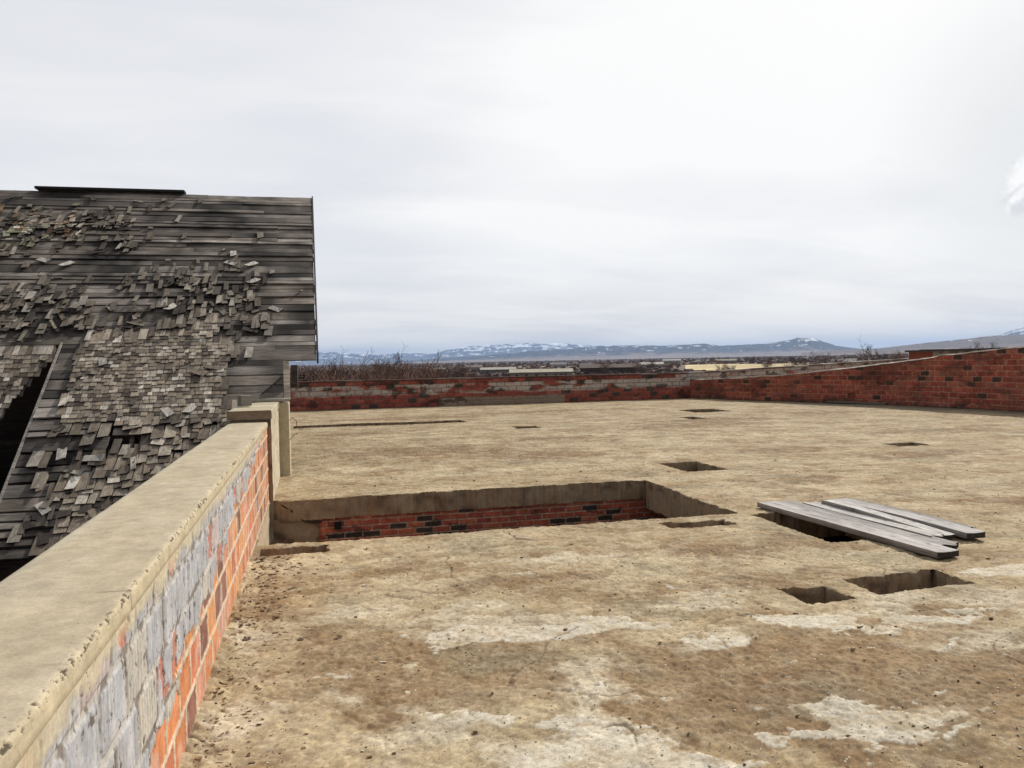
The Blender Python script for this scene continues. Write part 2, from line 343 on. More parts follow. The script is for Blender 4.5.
# rubble banked against the foot of the left parapet
Z += .03 * np.exp(-((GX + .55) / .10) ** 2) * (GY < 7.1) * (1 + .8 * ed)
PX, PY = GX.copy(), GY.copy()
nX, nY = len(XS), len(YS)
cellx = (XS[:-1] + XS[1:]) / 2; celly = (YS[:-1] + YS[1:]) / 2
keep = np.ones((nX - 1, nY - 1), bool)
wallV, wallF, wallC = [], [], []
base = 0
def add_wall(P, inward, depth, colb):
    """P (k,3) lip points; sides go down from the lip, with broken faces"""
    global base
    levels = [0, -.02, -.06, -.12, -.18, -depth] if depth > .2 else [0, -.02, -.06, -depth]
    k = len(P); rows = []
    for n, lv in enumerate(levels):
        Q = P.copy(); s = P[:, 0] + P[:, 1]
        Q[:, 2] += lv
        off = (.012 * fbm(s * 9, np.full(k, lv * 9), 3, 81 + n)) if n else 0
        Q[:, 0] += inward[0] * off; Q[:, 1] += inward[1] * off
        rows.append(Q)
    V = np.stack(rows, 1).reshape(-1, 3)
    s = V[:, 0] * 1.0 + V[:, 1]
    t = fbm(s * 4, V[:, 2] * 6, 4, 91); c = np.zeros((len(V), 3)); c[:] = colb
    c = lerp3(c, (.38, .29, .19), sstep(0, .6, t)); c = lerp3(c, (.12, .085, .055), sstep(.1, .6, -t) * .7)
    wallV.append(V); wallC.append(c); wallF.append(grid_faces(k, len(levels)) + base); base += len(V)
for (x0, x1, y0, y1, dep, bot) in HOLES:
    i0, i1 = np.searchsorted(XS, x0 - 1e-6), np.searchsorted(XS, x1 - 1e-6)
    j0, j1 = np.searchsorted(YS, y0 - 1e-6), np.searchsorted(YS, y1 - 1e-6)
    keep[i0:i1, j0:j1] = False
    for sl, ax in (((slice(i0, i1 + 1), j0), 1), ((slice(i0, i1 + 1), j1), 1), ((i0, slice(j0, j1 + 1)), 0), ((i1, slice(j0, j1 + 1)), 0)):
        x, y = GX[sl], GY[sl]; jit = .03 * fbm(x * 5 + y * 5, x * 0 + ax * 7.7, 4, 101) + .014 * fbm(x * 22 + y * 22, x * 0, 3, 103)
        if ax: PY[sl] += jit
        else: PX[sl] += jit
        Z[sl] -= .006
        C[sl] *= .8
    P = np.stack([PX, PY, Z], -1)
    cb = (.32, .225, .145)
    add_wall(P[i0:i1 + 1, j1], (0, -1), dep, cb)
    add_wall(P[i1, j0:j1 + 1][::-1], (-1, 0), dep + (.12 if x0 < -.54 and y0 < 8 else 0), (.33, .26, .18))
    add_wall(P[i0:i1 + 1, j0][::-1], (0, 1), dep, cb)
    if x0 > -.54: add_wall(P[i0, j0:j1 + 1], (1, 0), dep, cb)
    if bot:
        bv = np.array([(x0 - .03, y0 - .03, -bot + .01), (x1 + .03, y0 - .03, -bot + .01), (x1 + .03, y1 + .03, -bot + .01), (x0 - .03, y1 + .03, -bot + .01)])
        wallV.append(bv); wallC.append(np.full((4, 3), .13) * (1, .8, .6)); wallF.append(np.array([[0, 1, 2, 3]]) + base); base += 4
P = np.stack([PX, PY, Z], -1).reshape(-1, 3)
Fq = grid_faces(nX, nY)[keep.reshape(-1)]
nP = len(P)
V = np.concatenate([P] + wallV); Fa = np.concatenate([Fq] + [f + nP for f in wallF]); Ca = np.concatenate([C.reshape(-1, 3)] + wallC)
deck = quad_mesh('roof_deck', V, Fa, Ca, True, M_deck)
tag(deck, 'flat tan concrete roof slab with square openings and peeling pale patches', 'roof', kind='structure')
deck.data.set_sharp_from_angle(angle=math.radians(50))

def deck_z(x, y):
    i = min(max(np.searchsorted(XS, x), 0), nX - 1); j = min(max(np.searchsorted(YS, y), 0), nY - 1); return float(Z[i, j])

# loose grit and flakes: uncountable
mb = MB()
def chip(x, y, s, col, flat=.35):
    z = deck_z(x, y); a = random.uniform(0, 6.28); M = Matrix.Rotation(a, 3, 'Z') @ Matrix.Rotation(random.uniform(-.35, .35), 3, 'X')
    mb.box((x, y, z + s * flat * .35), (s * random.uniform(.7, 1.6), s * random.uniform(.5, 1), s * flat), col, M, s * .16)
CC = [(.16, .10, .05), (.24, .17, .1), (.34, .26, .16), (.45, .39, .29), (.10, .07, .045), (.5, .46, .38)]
def in_hole(x, y): return any(h[0] - .02 < x < h[1] + .02 and h[2] - .02 < y < h[3] + .02 for h in HOLES)
for k in range(700):
    y = random.uniform(3.2, 7.2); x = -.52 + abs(random.gauss(0, .22)) * (1 if y > 4.6 else .5)
    if in_hole(x, y): continue
    chip(x, y, random.uniform(.006, .026) * (1.2 if y > 4.8 else .7), random.choice([CC[0], CC[1], CC[1], CC[2], CC[2], CC[4]]), random.uniform(.08, .25))
for k in range(2000):
    y = 2.6 + 9 * random.random() ** 1.6; x = random.uniform(-.5, min(1.0 + y * .95, 9))
    if in_hole(x, y): continue
    chip(x, y, random.uniform(.003, .009) * (1 + y * .05) * (2.2 if random.random() < .04 else 1), random.choice(CC), random.uniform(.3, .7))
tag(mb.build('debris', M_deck), 'loose grit and flakes of screed scattered on the roof slab', 'debris', kind='stuff')

# ------------------------------------------------------------------ brick and tile wall faces
def brick_face(u, v, bw, bh, mt, pal, wts, seed, mortar, edge=.004, mj=.003):
    """colour and relief of a brick face at (u,v)"""
    vv = v + mj * fbm(u * 5, v * 5, 2, seed + 3); uu = u + mj * fbm(u * 5, v * 5, 2, seed + 5)
    row = np.floor(vv / bh); uo = uu / bw + .5 * (row % 2) + .12 * hash2(row, row * 0, seed); cl = np.floor(uo)
    du = np.minimum(uo - cl, 1 - (uo - cl)) * bw; dv = np.minimum(vv / bh - row, 1 - (vv / bh - row)) * bh
    d = np.minimum(du, dv) - mt / 2 + edge * fbm(u * 30, v * 30, 3, seed + 7)
    brick = sstep(-.002, .003, d)
    h = hash2(row, cl, seed + 1); idx = np.searchsorted(np.cumsum(wts) / np.sum(wts), h * .9999)
    c = np.asarray(pal, float)[idx] * (1 + .3 * (hash2(row, cl, seed + 2) - .5))[..., None]
    c = c * (1 + .3 * fbm(u * 9, v * 9, 4, seed + 9))[..., None]
    mc = np.asarray(mortar, float) * (1 + .25 * fbm(u * 12, v * 12, 4, seed + 11))[..., None]
    return np.clip(lerp3(mc, 0, 0) * (1 - brick)[..., None] + c * brick[..., None], .01, .85), brick, row, cl, idx

# ---- left parapet ------------------------------------------------------------
XF, XO = -.551, -.963
lp = empty('parapet_wall', (-.757, 4, 0))
tag(lp, 'waist-high parapet of grey and orange clay tile under a broad tan concrete coping', 'parapet')
us = np.concatenate([np.arange(-4, 1.0, .1), np.arange(1.0, 4, .005), np.arange(4, 7, .008), np.arange(7, 10.041, .014), [10.04]])
vs = np.concatenate([np.arange(-.6, 0, .05), np.arange(0, .878, .0055), [.88]])
u, v = np.meshgrid(us, vs, indexing='ij')
pal = [(.52, .20, .085), (.56, .255, .105), (.46, .155, .08), (.53, .26, .17), (.22, .10, .07)]
c, brick, row, cl, idx = brick_face(u, v, .30, .195, .028, pal, [3, 2, 2, 1.5, 1.2], 5, (.54, .43, .31), .007, .004)
bnd = .31 + (u - 2.6) * .085 + .14 * (hash2(row, cl, 44) - .5) + .09 * fbm(u * 2.2, v * 2.2, 4, 131)
gray = sstep(-.012, .012, v - bnd)
drip = fbm(u * 9, v * 3.5, 4, 133)
th_ = hash2(row, cl, 71)
g = np.zeros(u.shape + (3,)); g[:] = (.35, .35, .365); g = lerp3(g, (.46, .45, .45), sstep(-.15, .5, drip) * .8)
g = lerp3(g, (.50, .44, .335), (th_ > .88) * (.6 + .2 * drip)); g = lerp3(g, (.50, .36, .33), ((th_ > .55) & (th_ < .66)) * .5)
g = lerp3(g, (.33, .315, .30), sstep(.25, .6, fbm(u * 5, v * 3, 5, 135, .6)) * .6)
g = lerp3(g, (.50, .46, .39), (1 - brick) * .5)
sp = sstep(.10, .20, fbm(u * 5, v * 3.2, 5, 141, .6)) * (th_ < .16) * brick; g = lerp3(g, (.45, .17, .11), sp * .9)          # spalled to the red body
g = lerp3(g, (.09, .07, .055), sstep(.60, .68, fbm(u * 16, v * 14, 4, 143, .65)) * .85)
g = lerp3(g, (.10, .075, .055), (1 - brick) * sstep(.0, .2, fbm(u * 8, v * 8, 4, 145)) * .7)   # raked-out joints
c = lerp3(c, (.5, .43, .4), sstep(.25, .55, fbm(u * 5, v * 5, 4, 147)) * .35)                       # thin wash left on the orange
dark = sstep(.36, .42, fbm(u * 10, v * 10, 5, 149, .65)) * sstep(.10, -.02, np.abs(v - bnd)); c = lerp3(c, (.14, .08, .05), dark * .85)
c = c * (1 - gray)[..., None] + g * gray[..., None]
smear = sstep(.075, .02, (.876 - v) + .05 * fbm(u * 6, v * 6, 4, 151)); c = lerp3(c, (.49, .42, .285), smear * gray * .85)
foot = sstep(.03, .0, v + .02 * fbm(u * 8, v * 0, 3, 153)); c = lerp3(c, (.45, .36, .24), foot * .8)
groove = (np.abs(((u * 26) % 1) - .5) < .14) & (gray > .5) & (smear < .3) & (fbm(u * 3, v * 3, 3, 158) > -.25)
c[groove] *= .85
rel = np.where(gray > .5, brick * .004, -brick * .001 + .004 * (1 - brick))
rel = rel - groove * .0015 + .0012 * fbm(u * 20, v * 20, 3, 155) - sp * gray * .006 + smear * .003
Vv = np.stack([XF + rel - .004, u, v], -1).reshape(-1, 3)
quad_mesh('tile_face', Vv, grid_faces(len(us), len(vs))[:, ::-1], np.clip(c, .02, .8).reshape(-1, 3), True, M_tile, lp)
mb = MB(); mb.box2((XO, -4, -7), (XF - .012, 10.035, .874), (.3, .2, .14)); mb.build('wall_core', M_brick, lp)
# coping: lengthwise profile with worn arris
prof = [(-.99, .868), (-.99, .925), (-.975, .937), (-.93, .942), (-.80, .944), (-.68, .943), (-.60, .942), (-.565, .9405), (-.553, .937), (-.5475, .930), (-.546, .918), (-.545, .878), (-.56, .868)]
yc = np.concatenate([np.arange(-4, .8, .1), np.arange(.8, 5, .006), np.arange(5, 10.04, .012), [10.04]]); pr = np.array(prof)
arcp = np.unique(np.concatenate([np.linspace(0, .52, 22), np.linspace(.52, .86, 14), np.linspace(.86, 1, 5), np.linspace(.80, .92, 22)]))
NP_ = len(arcp)
pf = np.interp(arcp, np.r_[0, np.cumsum(np.hypot(*np.diff(pr, axis=0).T))] / np.sum(np.hypot(*np.diff(pr, axis=0).T)), np.arange(len(pr)))
px_ = np.interp(pf, np.arange(len(pr)), pr[:, 0]); pz_ = np.interp(pf, np.arange(len(pr)), pr[:, 1])
yy, kk = np.meshgrid(yc, np.arange(NP_), indexing='ij'); X = px_[kk]; Zc = pz_[kk]
nz = fbm(yy * 9, X * 9 + Zc * 9, 4, 161); lo = fbm(yy * 1.1, X * 3, 3, 163)
arr = np.exp(-((X + .552) / .010) ** 2) * (Zc > .905)
arc = arcp[kk] * .62; e0 = arcp[np.argmin(np.abs(px_ + .5525) + np.abs(pz_ - .937))] * .62
band = np.exp(-((arc - e0 - .006) / .016) ** 2)
chipn = sstep(.38, .50, fbm(yy * 26, arc * 34, 5, 165, .7) * .8 + .45 * fbm(yy * 1.9, arc * 2, 4, 166) + .25 * band) * band
X2 = X - chipn * .004 + .0012 * nz; Z2 = Zc - chipn * .003 + .0012 * nz + .003 * lo
front = sstep(-.562, -.548, X)
cc = np.zeros(X.shape + (3,)); cc[:] = (.39, .325, .225)
cc = lerp3(cc, (.43, .365, .262), sstep(-.2, .5, lo)); cc = lerp3(cc, (.31, .265, .19), sstep(.2, .6, fbm(yy * 2.5, X * 6, 4, 167)) * .4)
cc = lerp3(cc, (.46, .41, .31), np.exp(-((X + .97) / .045) ** 2) * .6)
cc = lerp3(cc, (.47, .395, .26), front * .7); cc = lerp3(cc, (.055, .04, .03), sstep(.25, .6, chipn) * .88)
jt = sstep(.010, .003, np.abs(((yy + .6 + .02 * fbm(X * 6, yy * 0, 2, 170)) % 2.15) - 1.07)); cc = lerp3(cc, (.16, .13, .09), jt * .75 * sstep(-.3, .2, nz))
wisp = sstep(.018, .004, np.abs(fbm(yy * 2.6, X * .9, 3, 171) - .1)) * sstep(.0, .4, lo); cc = lerp3(cc, (.25, .2, .14), wisp * .5)
cc *= (1 + .1 * nz)[..., None]
quad_mesh('coping', np.stack([X2, yy, Z2], -1).reshape(-1, 3), grid_faces(len(yc), NP_), np.clip(cc, .02, .7).reshape(-1, 3), True, M_conc, lp)

# ---- plastered pier beyond the light well --------------------------------------
pp = empty('plastered_pier', (-.75, 11.3, 0))
tag(pp, 'cream plastered taller length of parapet with a block cap beside the shingled roof', 'parapet')
def plaster_col(V, s):
    a = fbm(V[:, 1] * 4 + V[:, 0] * 4, V[:, 2] * 4, 4, s); b = fbm(V[:, 1] * 11 + V[:, 0] * 11, V[:, 2] * 7, 4, s + 4)
    c = np.zeros((len(V), 3)); c[:] = (.44, .375, .255); c = lerp3(c, (.54, .48, .36), sstep(-.1, .5, a)); c = lerp3(c, (.2, .15, .09), sstep(.25, .55, b) * .8)
    return c
def plaster_panel(name, o, du, dv, nu, nv, s, mat=M_conc, colfn=plaster_col, parent=None, amp=.006, base=None):
    o, du, dv = (np.array(t, float) for t in (o, du, dv)); n = np.cross(du, dv); n /= np.linalg.norm(n)
    a, b = np.meshgrid(np.linspace(0, 1, nu), np.linspace(0, 1, nv), indexing='ij'); a, b = a.ravel(), b.ravel()
    Vp = o + a[:, None] * du + b[:, None] * dv
    L1 = np.linalg.norm(du); L2 = np.linalg.norm(dv)
    Vp = Vp + n * (amp * fbm(a * L1 * 5, b * L2 * 5, 4, s))[:, None]
    return quad_mesh(name, Vp, grid_faces(nu, nv), np.clip(colfn(Vp, s), .02, .8), True, mat, parent)
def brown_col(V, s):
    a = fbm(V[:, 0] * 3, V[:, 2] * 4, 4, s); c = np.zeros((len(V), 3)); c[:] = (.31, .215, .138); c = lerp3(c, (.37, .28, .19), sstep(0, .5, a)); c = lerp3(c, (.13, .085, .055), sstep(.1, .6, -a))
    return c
mb = MB(); mb.box2((-.96, 10.05, -.5), (-.52, 12.58, .97), (.40, .34, .24)); mb.build('wall_core', M_conc, pp)
plaster_panel('plaster_face', (-.508, 10.042, -.02), (0, 2.54, 0), (0, 0, .995), 120, 70, 181, parent=pp)
plaster_panel('front_face', (-.97, 10.036, -.3), (.462, 0, 0), (0, 0, 1.26), 30, 80, 183, parent=pp, colfn=brown_col)
mb = MB()
for k in range(5):
    y0 = 10.0 + k * .52; cv = random.uniform(.9, 1.1)
    mb.box2((-1.0, y0, .972), (-.50 + random.uniform(-.01, .01), y0 + .512, 1.078 + random.uniform(-.006, .004)), (.42 * cv, .365 * cv, .26 * cv))
o = mb.build('cap', M_conc, pp); bv = o.modifiers.new('b', 'BEVEL'); bv.width = .012; bv.segments = 2
mb = MB(); mb.box2((-.515, 12.2, -.05), (-.365, 12.62, 1.06), (.46, .40, .28)); o = mb.build('pilaster', M_conc, pp); bv = o.modifiers.new('b', 'BEVEL'); bv.width = .012; bv.segments = 2
def cap_shade_col(V, s): return brown_col(V, s) * .8  # shade on the cap's front, painted in as a darker brown panel
plaster_panel('cap_front_shade', (-.998, 9.994, .974), (.496, 0, 0), (0, 0, .103), 30, 8, 187, parent=pp, colfn=cap_shade_col, amp=.003)
# bent wire sticking out of the pilaster
mb = MB(); mb.tube([(-.37, 12.25, .80), (-.32, 12.2, .84), (-.27, 12.2, .80), (-.26, 12.18, .72), (-.20, 12.17, .66), (-.17, 12.18, .70)], .006, (.08, .05, .035))
mb.tube([(-.37, 12.22, .52), (-.30, 12.18, .60), (-.25, 12.18, .62)], .005, (.08, .05, .035))
tag(mb.build('bent_wire', M_iron, loc=(-.36, 12.22, .6)), 'thin rusty wire curling out of the cream plastered pier', 'wire')

# ---- brick lining of the large opening ---------------------------------------
bl = empty('brick_lining_wall', (1.8, 10.2, -3.1))
tag(bl, 'dark red brick wall lining the far side of the large roof opening', 'brick wall')
us = np.arange(0.0, 4.62, .0125); vs = np.arange(-2.4, -.235, .0075)
u, v = np.meshgrid(us, vs, indexing='ij')
c, brick, row, cl, idx = brick_face(u, v, .215, .0725, .012, [(.40, .105, .062), (.44, .135, .075), (.33, .088, .06), (.055, .04, .033)], [3, 2, 2, 1.3], 21, (.44, .33, .25), .005)
lowm = sstep(-.42, -.50, v); c[..., :] = c * (1 - .1 * lowm[..., None])
c = lerp3(c, (.04, .03, .025), sstep(.3, .5, fbm(u * 3, v * 6, 4, 191)) * .6)
Vv = np.stack([u, 10.075 - brick * .007 + .003 * fbm(u * 20, v * 20, 2, 193), v], -1).reshape(-1, 3)
quad_mesh('brick_face', Vv, grid_faces(len(us), len(vs)), c.reshape(-1, 3), False, M_brick, bl)
plaster_panel('concrete_column', (-.6, 10.05, -2.4), (.605, 0, 0), (0, 0, 2.17), 40, 100, 195, parent=bl, colfn=brown_col)
mb = MB(); mb.box2((-.6, 10.1, -3.1), (4.7, 10.3, -.3), (.2, .08, .05)); mb.build('wall_core', M_brick, bl)
mb = MB(); mb.box2((.19, 10.02, -.385), (.27, 10.10, -.30), (.012, .01, .01)); mb.build('pocket', M_iron, bl)
mb = MB(); mb.tube([(-.42, 10.03, -.05), (-.30, 10.025, -.13), (-.19, 10.03, -.24), (-.12, 10.03, -.275), (.05, 10.045, -.285)], .008, (.03, .02, .016), 5)
tag(mb.build('cable', M_iron, loc=(-.3, 10.03, -.2)), 'thin dark cable sagging down the concrete side of the large opening', 'cable')

# ---- dark storey below -------------------------------------------------------
mb = MB(); mb.box2((-1.0, -4.3, -3.4), (26.2, 29.7, -3.2), (.10, .08, .065))
tag(mb.build('lower_floor', M_conc), 'dim floor of the storey under the roof openings', 'floor', kind='structure')

# ---- back parapet ------------------------------------------------------------
bp = empty('back_parapet', (11, 29.6, 0))
tag(bp, 'long low parapet of red and whitewashed tile across the far end of the roof', 'parapet')
us = np.arange(-1.6, 26, .03); n = len(us); nv = 46
top = np.interp(us, [-2, 14, 18, 22, 26], [.96, .95, 1.08, 1.24, 1.36]) + .012 * fbm(us * 1.5, us * 0, 4, 201)
tt = np.linspace(0, 1, nv); u = np.repeat(us[:, None], nv, 1); v = tt[None] * (top[:, None] + .06) - .06
c, brick, row, cl, idx = brick_face(u, v, .31, .165, .02, [(.33, .085, .062), (.26, .072, .055), (.36, .115, .082), (.08, .058, .048)], [4, 3, 2, 1.5], 31, (.15, .095, .07), .006)
lowr = v < .30
seg = (u > 4.35) & (u < 9.1) & lowr      # patch rendered in grey-tan mortar
c[seg] = lerp3(c, (.31, .255, .19), np.full(u.shape, .85))[seg]
wash = sstep(.02, .10, v - .40 + .05 * fbm(u * 1.5, v * 3, 3, 203)) * np.maximum(sstep(.02, -.04, v - top[:, None] + .13), u > 13.6)
wm = wash * sstep(-.30, .10, fbm(u * .8, v * 2.5, 4, 205) + .35 * (hash2(row, cl, 3) - .4) + .3 * (u > 13.5)) * (.25 + .75 * brick)
c = lerp3(c, (.52, .48, .43), np.clip(wm, 0, 1) * .85)
c = lerp3(c, (.05, .035, .03), sstep(.03, -.02, np.abs(v - .33)) * sstep(-.2, .2, fbm(u * .7, v * 0, 3, 207)) * (u < 9) * .8)
c = lerp3(c, (.035, .025, .022), sstep(.38, .5, fbm(u * 1.7, v * 3, 4, 209)) * .7)
Vv = np.stack([u, 29.4 - brick * .012 - .02 * (v < .33) + .006 * fbm(u * 5, v * 5, 2, 211), v], -1).reshape(-1, 3)
quad_mesh('tile_face', Vv, grid_faces(n, nv), np.clip(c, .01, .7).reshape(-1, 3), False, M_brick, bp)
mb = MB()
for k in range(42):
    x = -1.6 + k * .657; t0 = float(np.interp(x, us, top)); t1 = float(np.interp(x + .65, us, top)); cv = random.uniform(.75, 1.15)
    cl_ = ((.11 * cv, .055 * cv, .045 * cv) if random.random() < .75 else (.17 * cv, .13 * cv, .11 * cv)) if x < 13.6 else ((.36 * cv, .32 * cv, .28 * cv) if random.random() < .6 else (.12 * cv, .09 * cv, .075 * cv))
    mb.hexa([(x, 29.37, t0), (x, 29.75, t0), (x + .65, 29.75, t1), (x + .65, 29.37, t1), (x, 29.37, t0 + .055), (x, 29.75, t0 + .055), (x + .65, 29.75, t1 + .055), (x + .65, 29.37, t1 + .055)], cl_)
mb.build('coping', M_brick, bp)
mb = MB(); mb.box2((-1.6, 29.43, -7), (26, 29.72, .94), (.25, .09, .06)); mb.build('wall_core', M_brick, bp)

# ---- right parapet (rising, slightly cranked) ---------------------------------
rw = empty('right_parapet', (17, 22, 0))
tag(rw, 'dark red brick parapet climbing towards the right edge of the roof', 'parapet')
RP = np.array([(14.22, 29.4), (15.0, 27.0), (15.98, 24.7), (16.75, 23.0), (17.28, 21.4), (17.66, 19.5), (17.9, 17.5), (18.05, 14.5), (18.1, 6)])
RT = np.array([.70, .78, .95, 1.15, 1.32, 1.54, 1.69, 1.85, 1.9])
ds = np.r_[0, np.cumsum(np.hypot(*np.diff(RP, axis=0).T))]
us = np.arange(0, ds[-1], .028); n = len(us); nv = 88
# smooth the corners
bx_ = np.interp(us, ds, RP[:, 0]); by_ = np.interp(us, ds, RP[:, 1]); tp = np.interp(us, ds, RT)
ker = np.ones(41) / 41
def sm(a): return np.convolve(np.pad(a, 20, mode='reflect', reflect_type='odd'), ker, 'valid')
bx_, by_, tp = sm(bx_), sm(by_), sm(tp) + .018 * fbm(us * 1.2, us * 0, 4, 221)
tx, ty = np.gradient(bx_), np.gradient(by_); ln = np.hypot(tx, ty); nx_, ny_ = ty / ln, -tx / ln   # towards the deck
tt = np.linspace(0, 1, nv); u = np.repeat(us[:, None], nv, 1); v = tt[None] * (tp[:, None] + .05) - .05
c, brick, row, cl, idx = brick_face(u, v, .30, .152, .021, [(.40, .10, .066), (.34, .086, .06), (.44, .135, .085), (.36, .125, .095), (.08, .05, .04)], [4, 3, 3, 2, 1.0], 41, (.50, .29, .20), .007)
c = lerp3(c, (.30, .12, .075), sstep(.15, .6, fbm(u * .5, v * 1.5, 4, 223)) * .4)
c = lerp3(c, (.12, .05, .04), sstep(.1, .5, fbm(u * .9, v * 2.4, 5, 224, .6)) * .6)
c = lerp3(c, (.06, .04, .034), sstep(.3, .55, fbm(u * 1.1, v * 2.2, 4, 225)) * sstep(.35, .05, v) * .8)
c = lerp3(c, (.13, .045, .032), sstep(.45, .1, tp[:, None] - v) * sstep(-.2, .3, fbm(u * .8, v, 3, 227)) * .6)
hole = np.zeros_like(u)
for (hu, hv) in ((7.95, .78), (11.75, 1.33), (3.2, .3), (6.9, .25)): hole = np.maximum(hole, np.exp(-(((u - hu) / .13) ** 4) - ((v - hv) / .11) ** 4 + .8 * fbm(u * 9, v * 9, 3, 229)))
hole = sstep(.45, .6, hole); c = lerp3(c, (.05, .033, .027), hole * .9)
c = lerp3(c, (.12, .09, .065), sstep(.10, .0, v + .05 * fbm(u * 2, v * 2, 3, 231)) * .75)
off = brick * .012 + .006 * fbm(u * 6, v * 6, 2, 233) - hole * .11
Vv = np.stack([bx_[:, None] + nx_[:, None] * off, by_[:, None] + ny_[:, None] * off, v], -1)
side = -1 if (nx_[n // 2] > 0) else 1
if side == -1:
    Vv = np.stack([bx_[:, None] - nx_[:, None] * off, by_[:, None] - ny_[:, None] * off, v], -1); nx_, ny_ = -nx_, -ny_
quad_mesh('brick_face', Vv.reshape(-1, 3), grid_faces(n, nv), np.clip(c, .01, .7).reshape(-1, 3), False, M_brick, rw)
mb = MB(); st = 12
for i in range(0, n - st, st):
    j = i + st; a = lambda q, o, z: (bx_[q] + nx_[q] * o, by_[q] + ny_[q] * o, z)
    mb.hexa([a(i, -.012, -.2), a(i, -.30, -.2), a(j, -.30, -.2), a(j, -.012, -.2), a(i, -.012, tp[i] - .006), a(i, -.30, tp[i] - .006), a(j, -.30, tp[j] - .006), a(j, -.012, tp[j] - .006)], (.24, .08, .05))
mb.build('wall_core', M_brick, rw)
nu2 = us[::2]; k_ = np.linspace(0, 1, 9); A, B = np.meshgrid(np.arange(0, n, 2), k_, indexing='ij')
oo = .022 - B * .34; zz = tp[A] + .035 * np.sin(np.clip(B * 3.14 * 1.02, 0, 3.14)) ** .4 * (1 + .6 * fbm(us[A] * 3, B * 2, 4, 241)) - .004
Vv = np.stack([bx_[A] + nx_[A] * oo, by_[A] + ny_[A] * oo, zz], -1).reshape(-1, 3)
pale = sstep(5.2, 6.5, us[A]) * sstep(10.8, 9.8, us[A]) * sstep(-.25, .1, fbm(us[A] * 1.1, B, 4, 243)) + .4 * sstep(.1, .4, fbm(us[A] * 1.3, B, 3, 245))
cc = np.zeros(A.shape + (3,)); cc[:] = (.13, .085, .06); cc = lerp3(cc, (.46, .41, .35), np.clip(pale, 0, 1) * .9)
quad_mesh('coping', Vv, grid_faces(len(nu2), 9), cc.reshape(-1, 3), False, M_conc, rw)

# ---- far parapet of the neighbouring roof --------------------------------------
fp = empty('far_parapet', (25, 26, -.06))
tag(fp, 'whitewashed parapet with dark flat coping standing behind the red brick one', 'parapet')
mb = MB(); mb.box2((22.5, 27.0, -7), (23.25, 27.4, 1.62), (.25, .075, .045)); mb.build('brick_end', M_brick, fp)
plaster_panel('whitewashed_face', (23.25, 27.02, -.2), (5.5, 0, 0), (0, 0, 1.82), 120, 40, 251, parent=fp, amp=.02, colfn=lambda V, s: lerp3(np.tile(np.array([.36, .32, .27]), (len(V), 1)), (.12, .09, .075), sstep(0, .4, fbm(V[:, 0] * 2, V[:, 2] * 4, 4, s)) * .8))
mb = MB(); mb.box2((23.25, 27.05, -7), (28.75, 27.4, 1.62), (.25, .1, .07)); mb.build('wall_core', M_brick, fp)
mb = MB()
for k in range(10):
    x = 22.4 + k * .65; mb.box2((x, 26.9, 1.622), (x + .645, 27.5, 1.70 + .004 * k + random.uniform(-.01, .01)), (.07, .055, .05))
mb.build('coping', M_conc, fp)

# ---- outer body walls below the deck (front and right side) ---------------------
ob = empty('outer_wall', (12, -4, -7)); tag(ob, 'brick outer wall carrying the near edge and right side of the roof slab', 'brick wall')
mb = MB(); mb.box2((-.95, -4.3, -7), (26.3, -4.02, -.02), (.25, .09, .06)); mb.build('front_wall', M_brick, ob)
mb = MB(); mb.box2((26.02, -4.0, -7), (26.3, 29.4, -.03), (.25, .09, .06)); mb.build('side_wall', M_brick, ob)

# ------------------------------------------------------------------ planks over the opening
PL = [ # axis start (far end x,y), end (near x,y), width, z bottom, colour, label
    (4.60, 7.76, 4.73, 5.34, .205, .012, (.33, .305, .29), 'outermost grey plank at the left edge of the board heap, lying over the dark opening'),
    (4.87, 7.86, 4.93, 5.54, .20, .004, (.24, .222, .208), 'second grey plank from the left, its near end broken dark'),
    (5.075, 7.70, 5.06, 5.83, .15, .010, (.38, .36, .335), 'pale grey plank in the middle of the board heap, its end split'),
    (5.225, 7.60, 5.19, 5.85, .13, .024, (.40, .38, .36), 'narrow palest plank lying on top of the board heap'),
    (5.41, 7.66, 5.38, 5.76, .18, .018, (.33, .31, .295), 'thick grey plank at the right of the heap with a dark square end'),
    (5.57, 7.70, 5.62, 6.10, .09, .006, (.22, .2, .185), 'thin dark grey board half hidden on the right side of the heap'),
]
TH = [.042, .036, .034, .032, .044, .028]
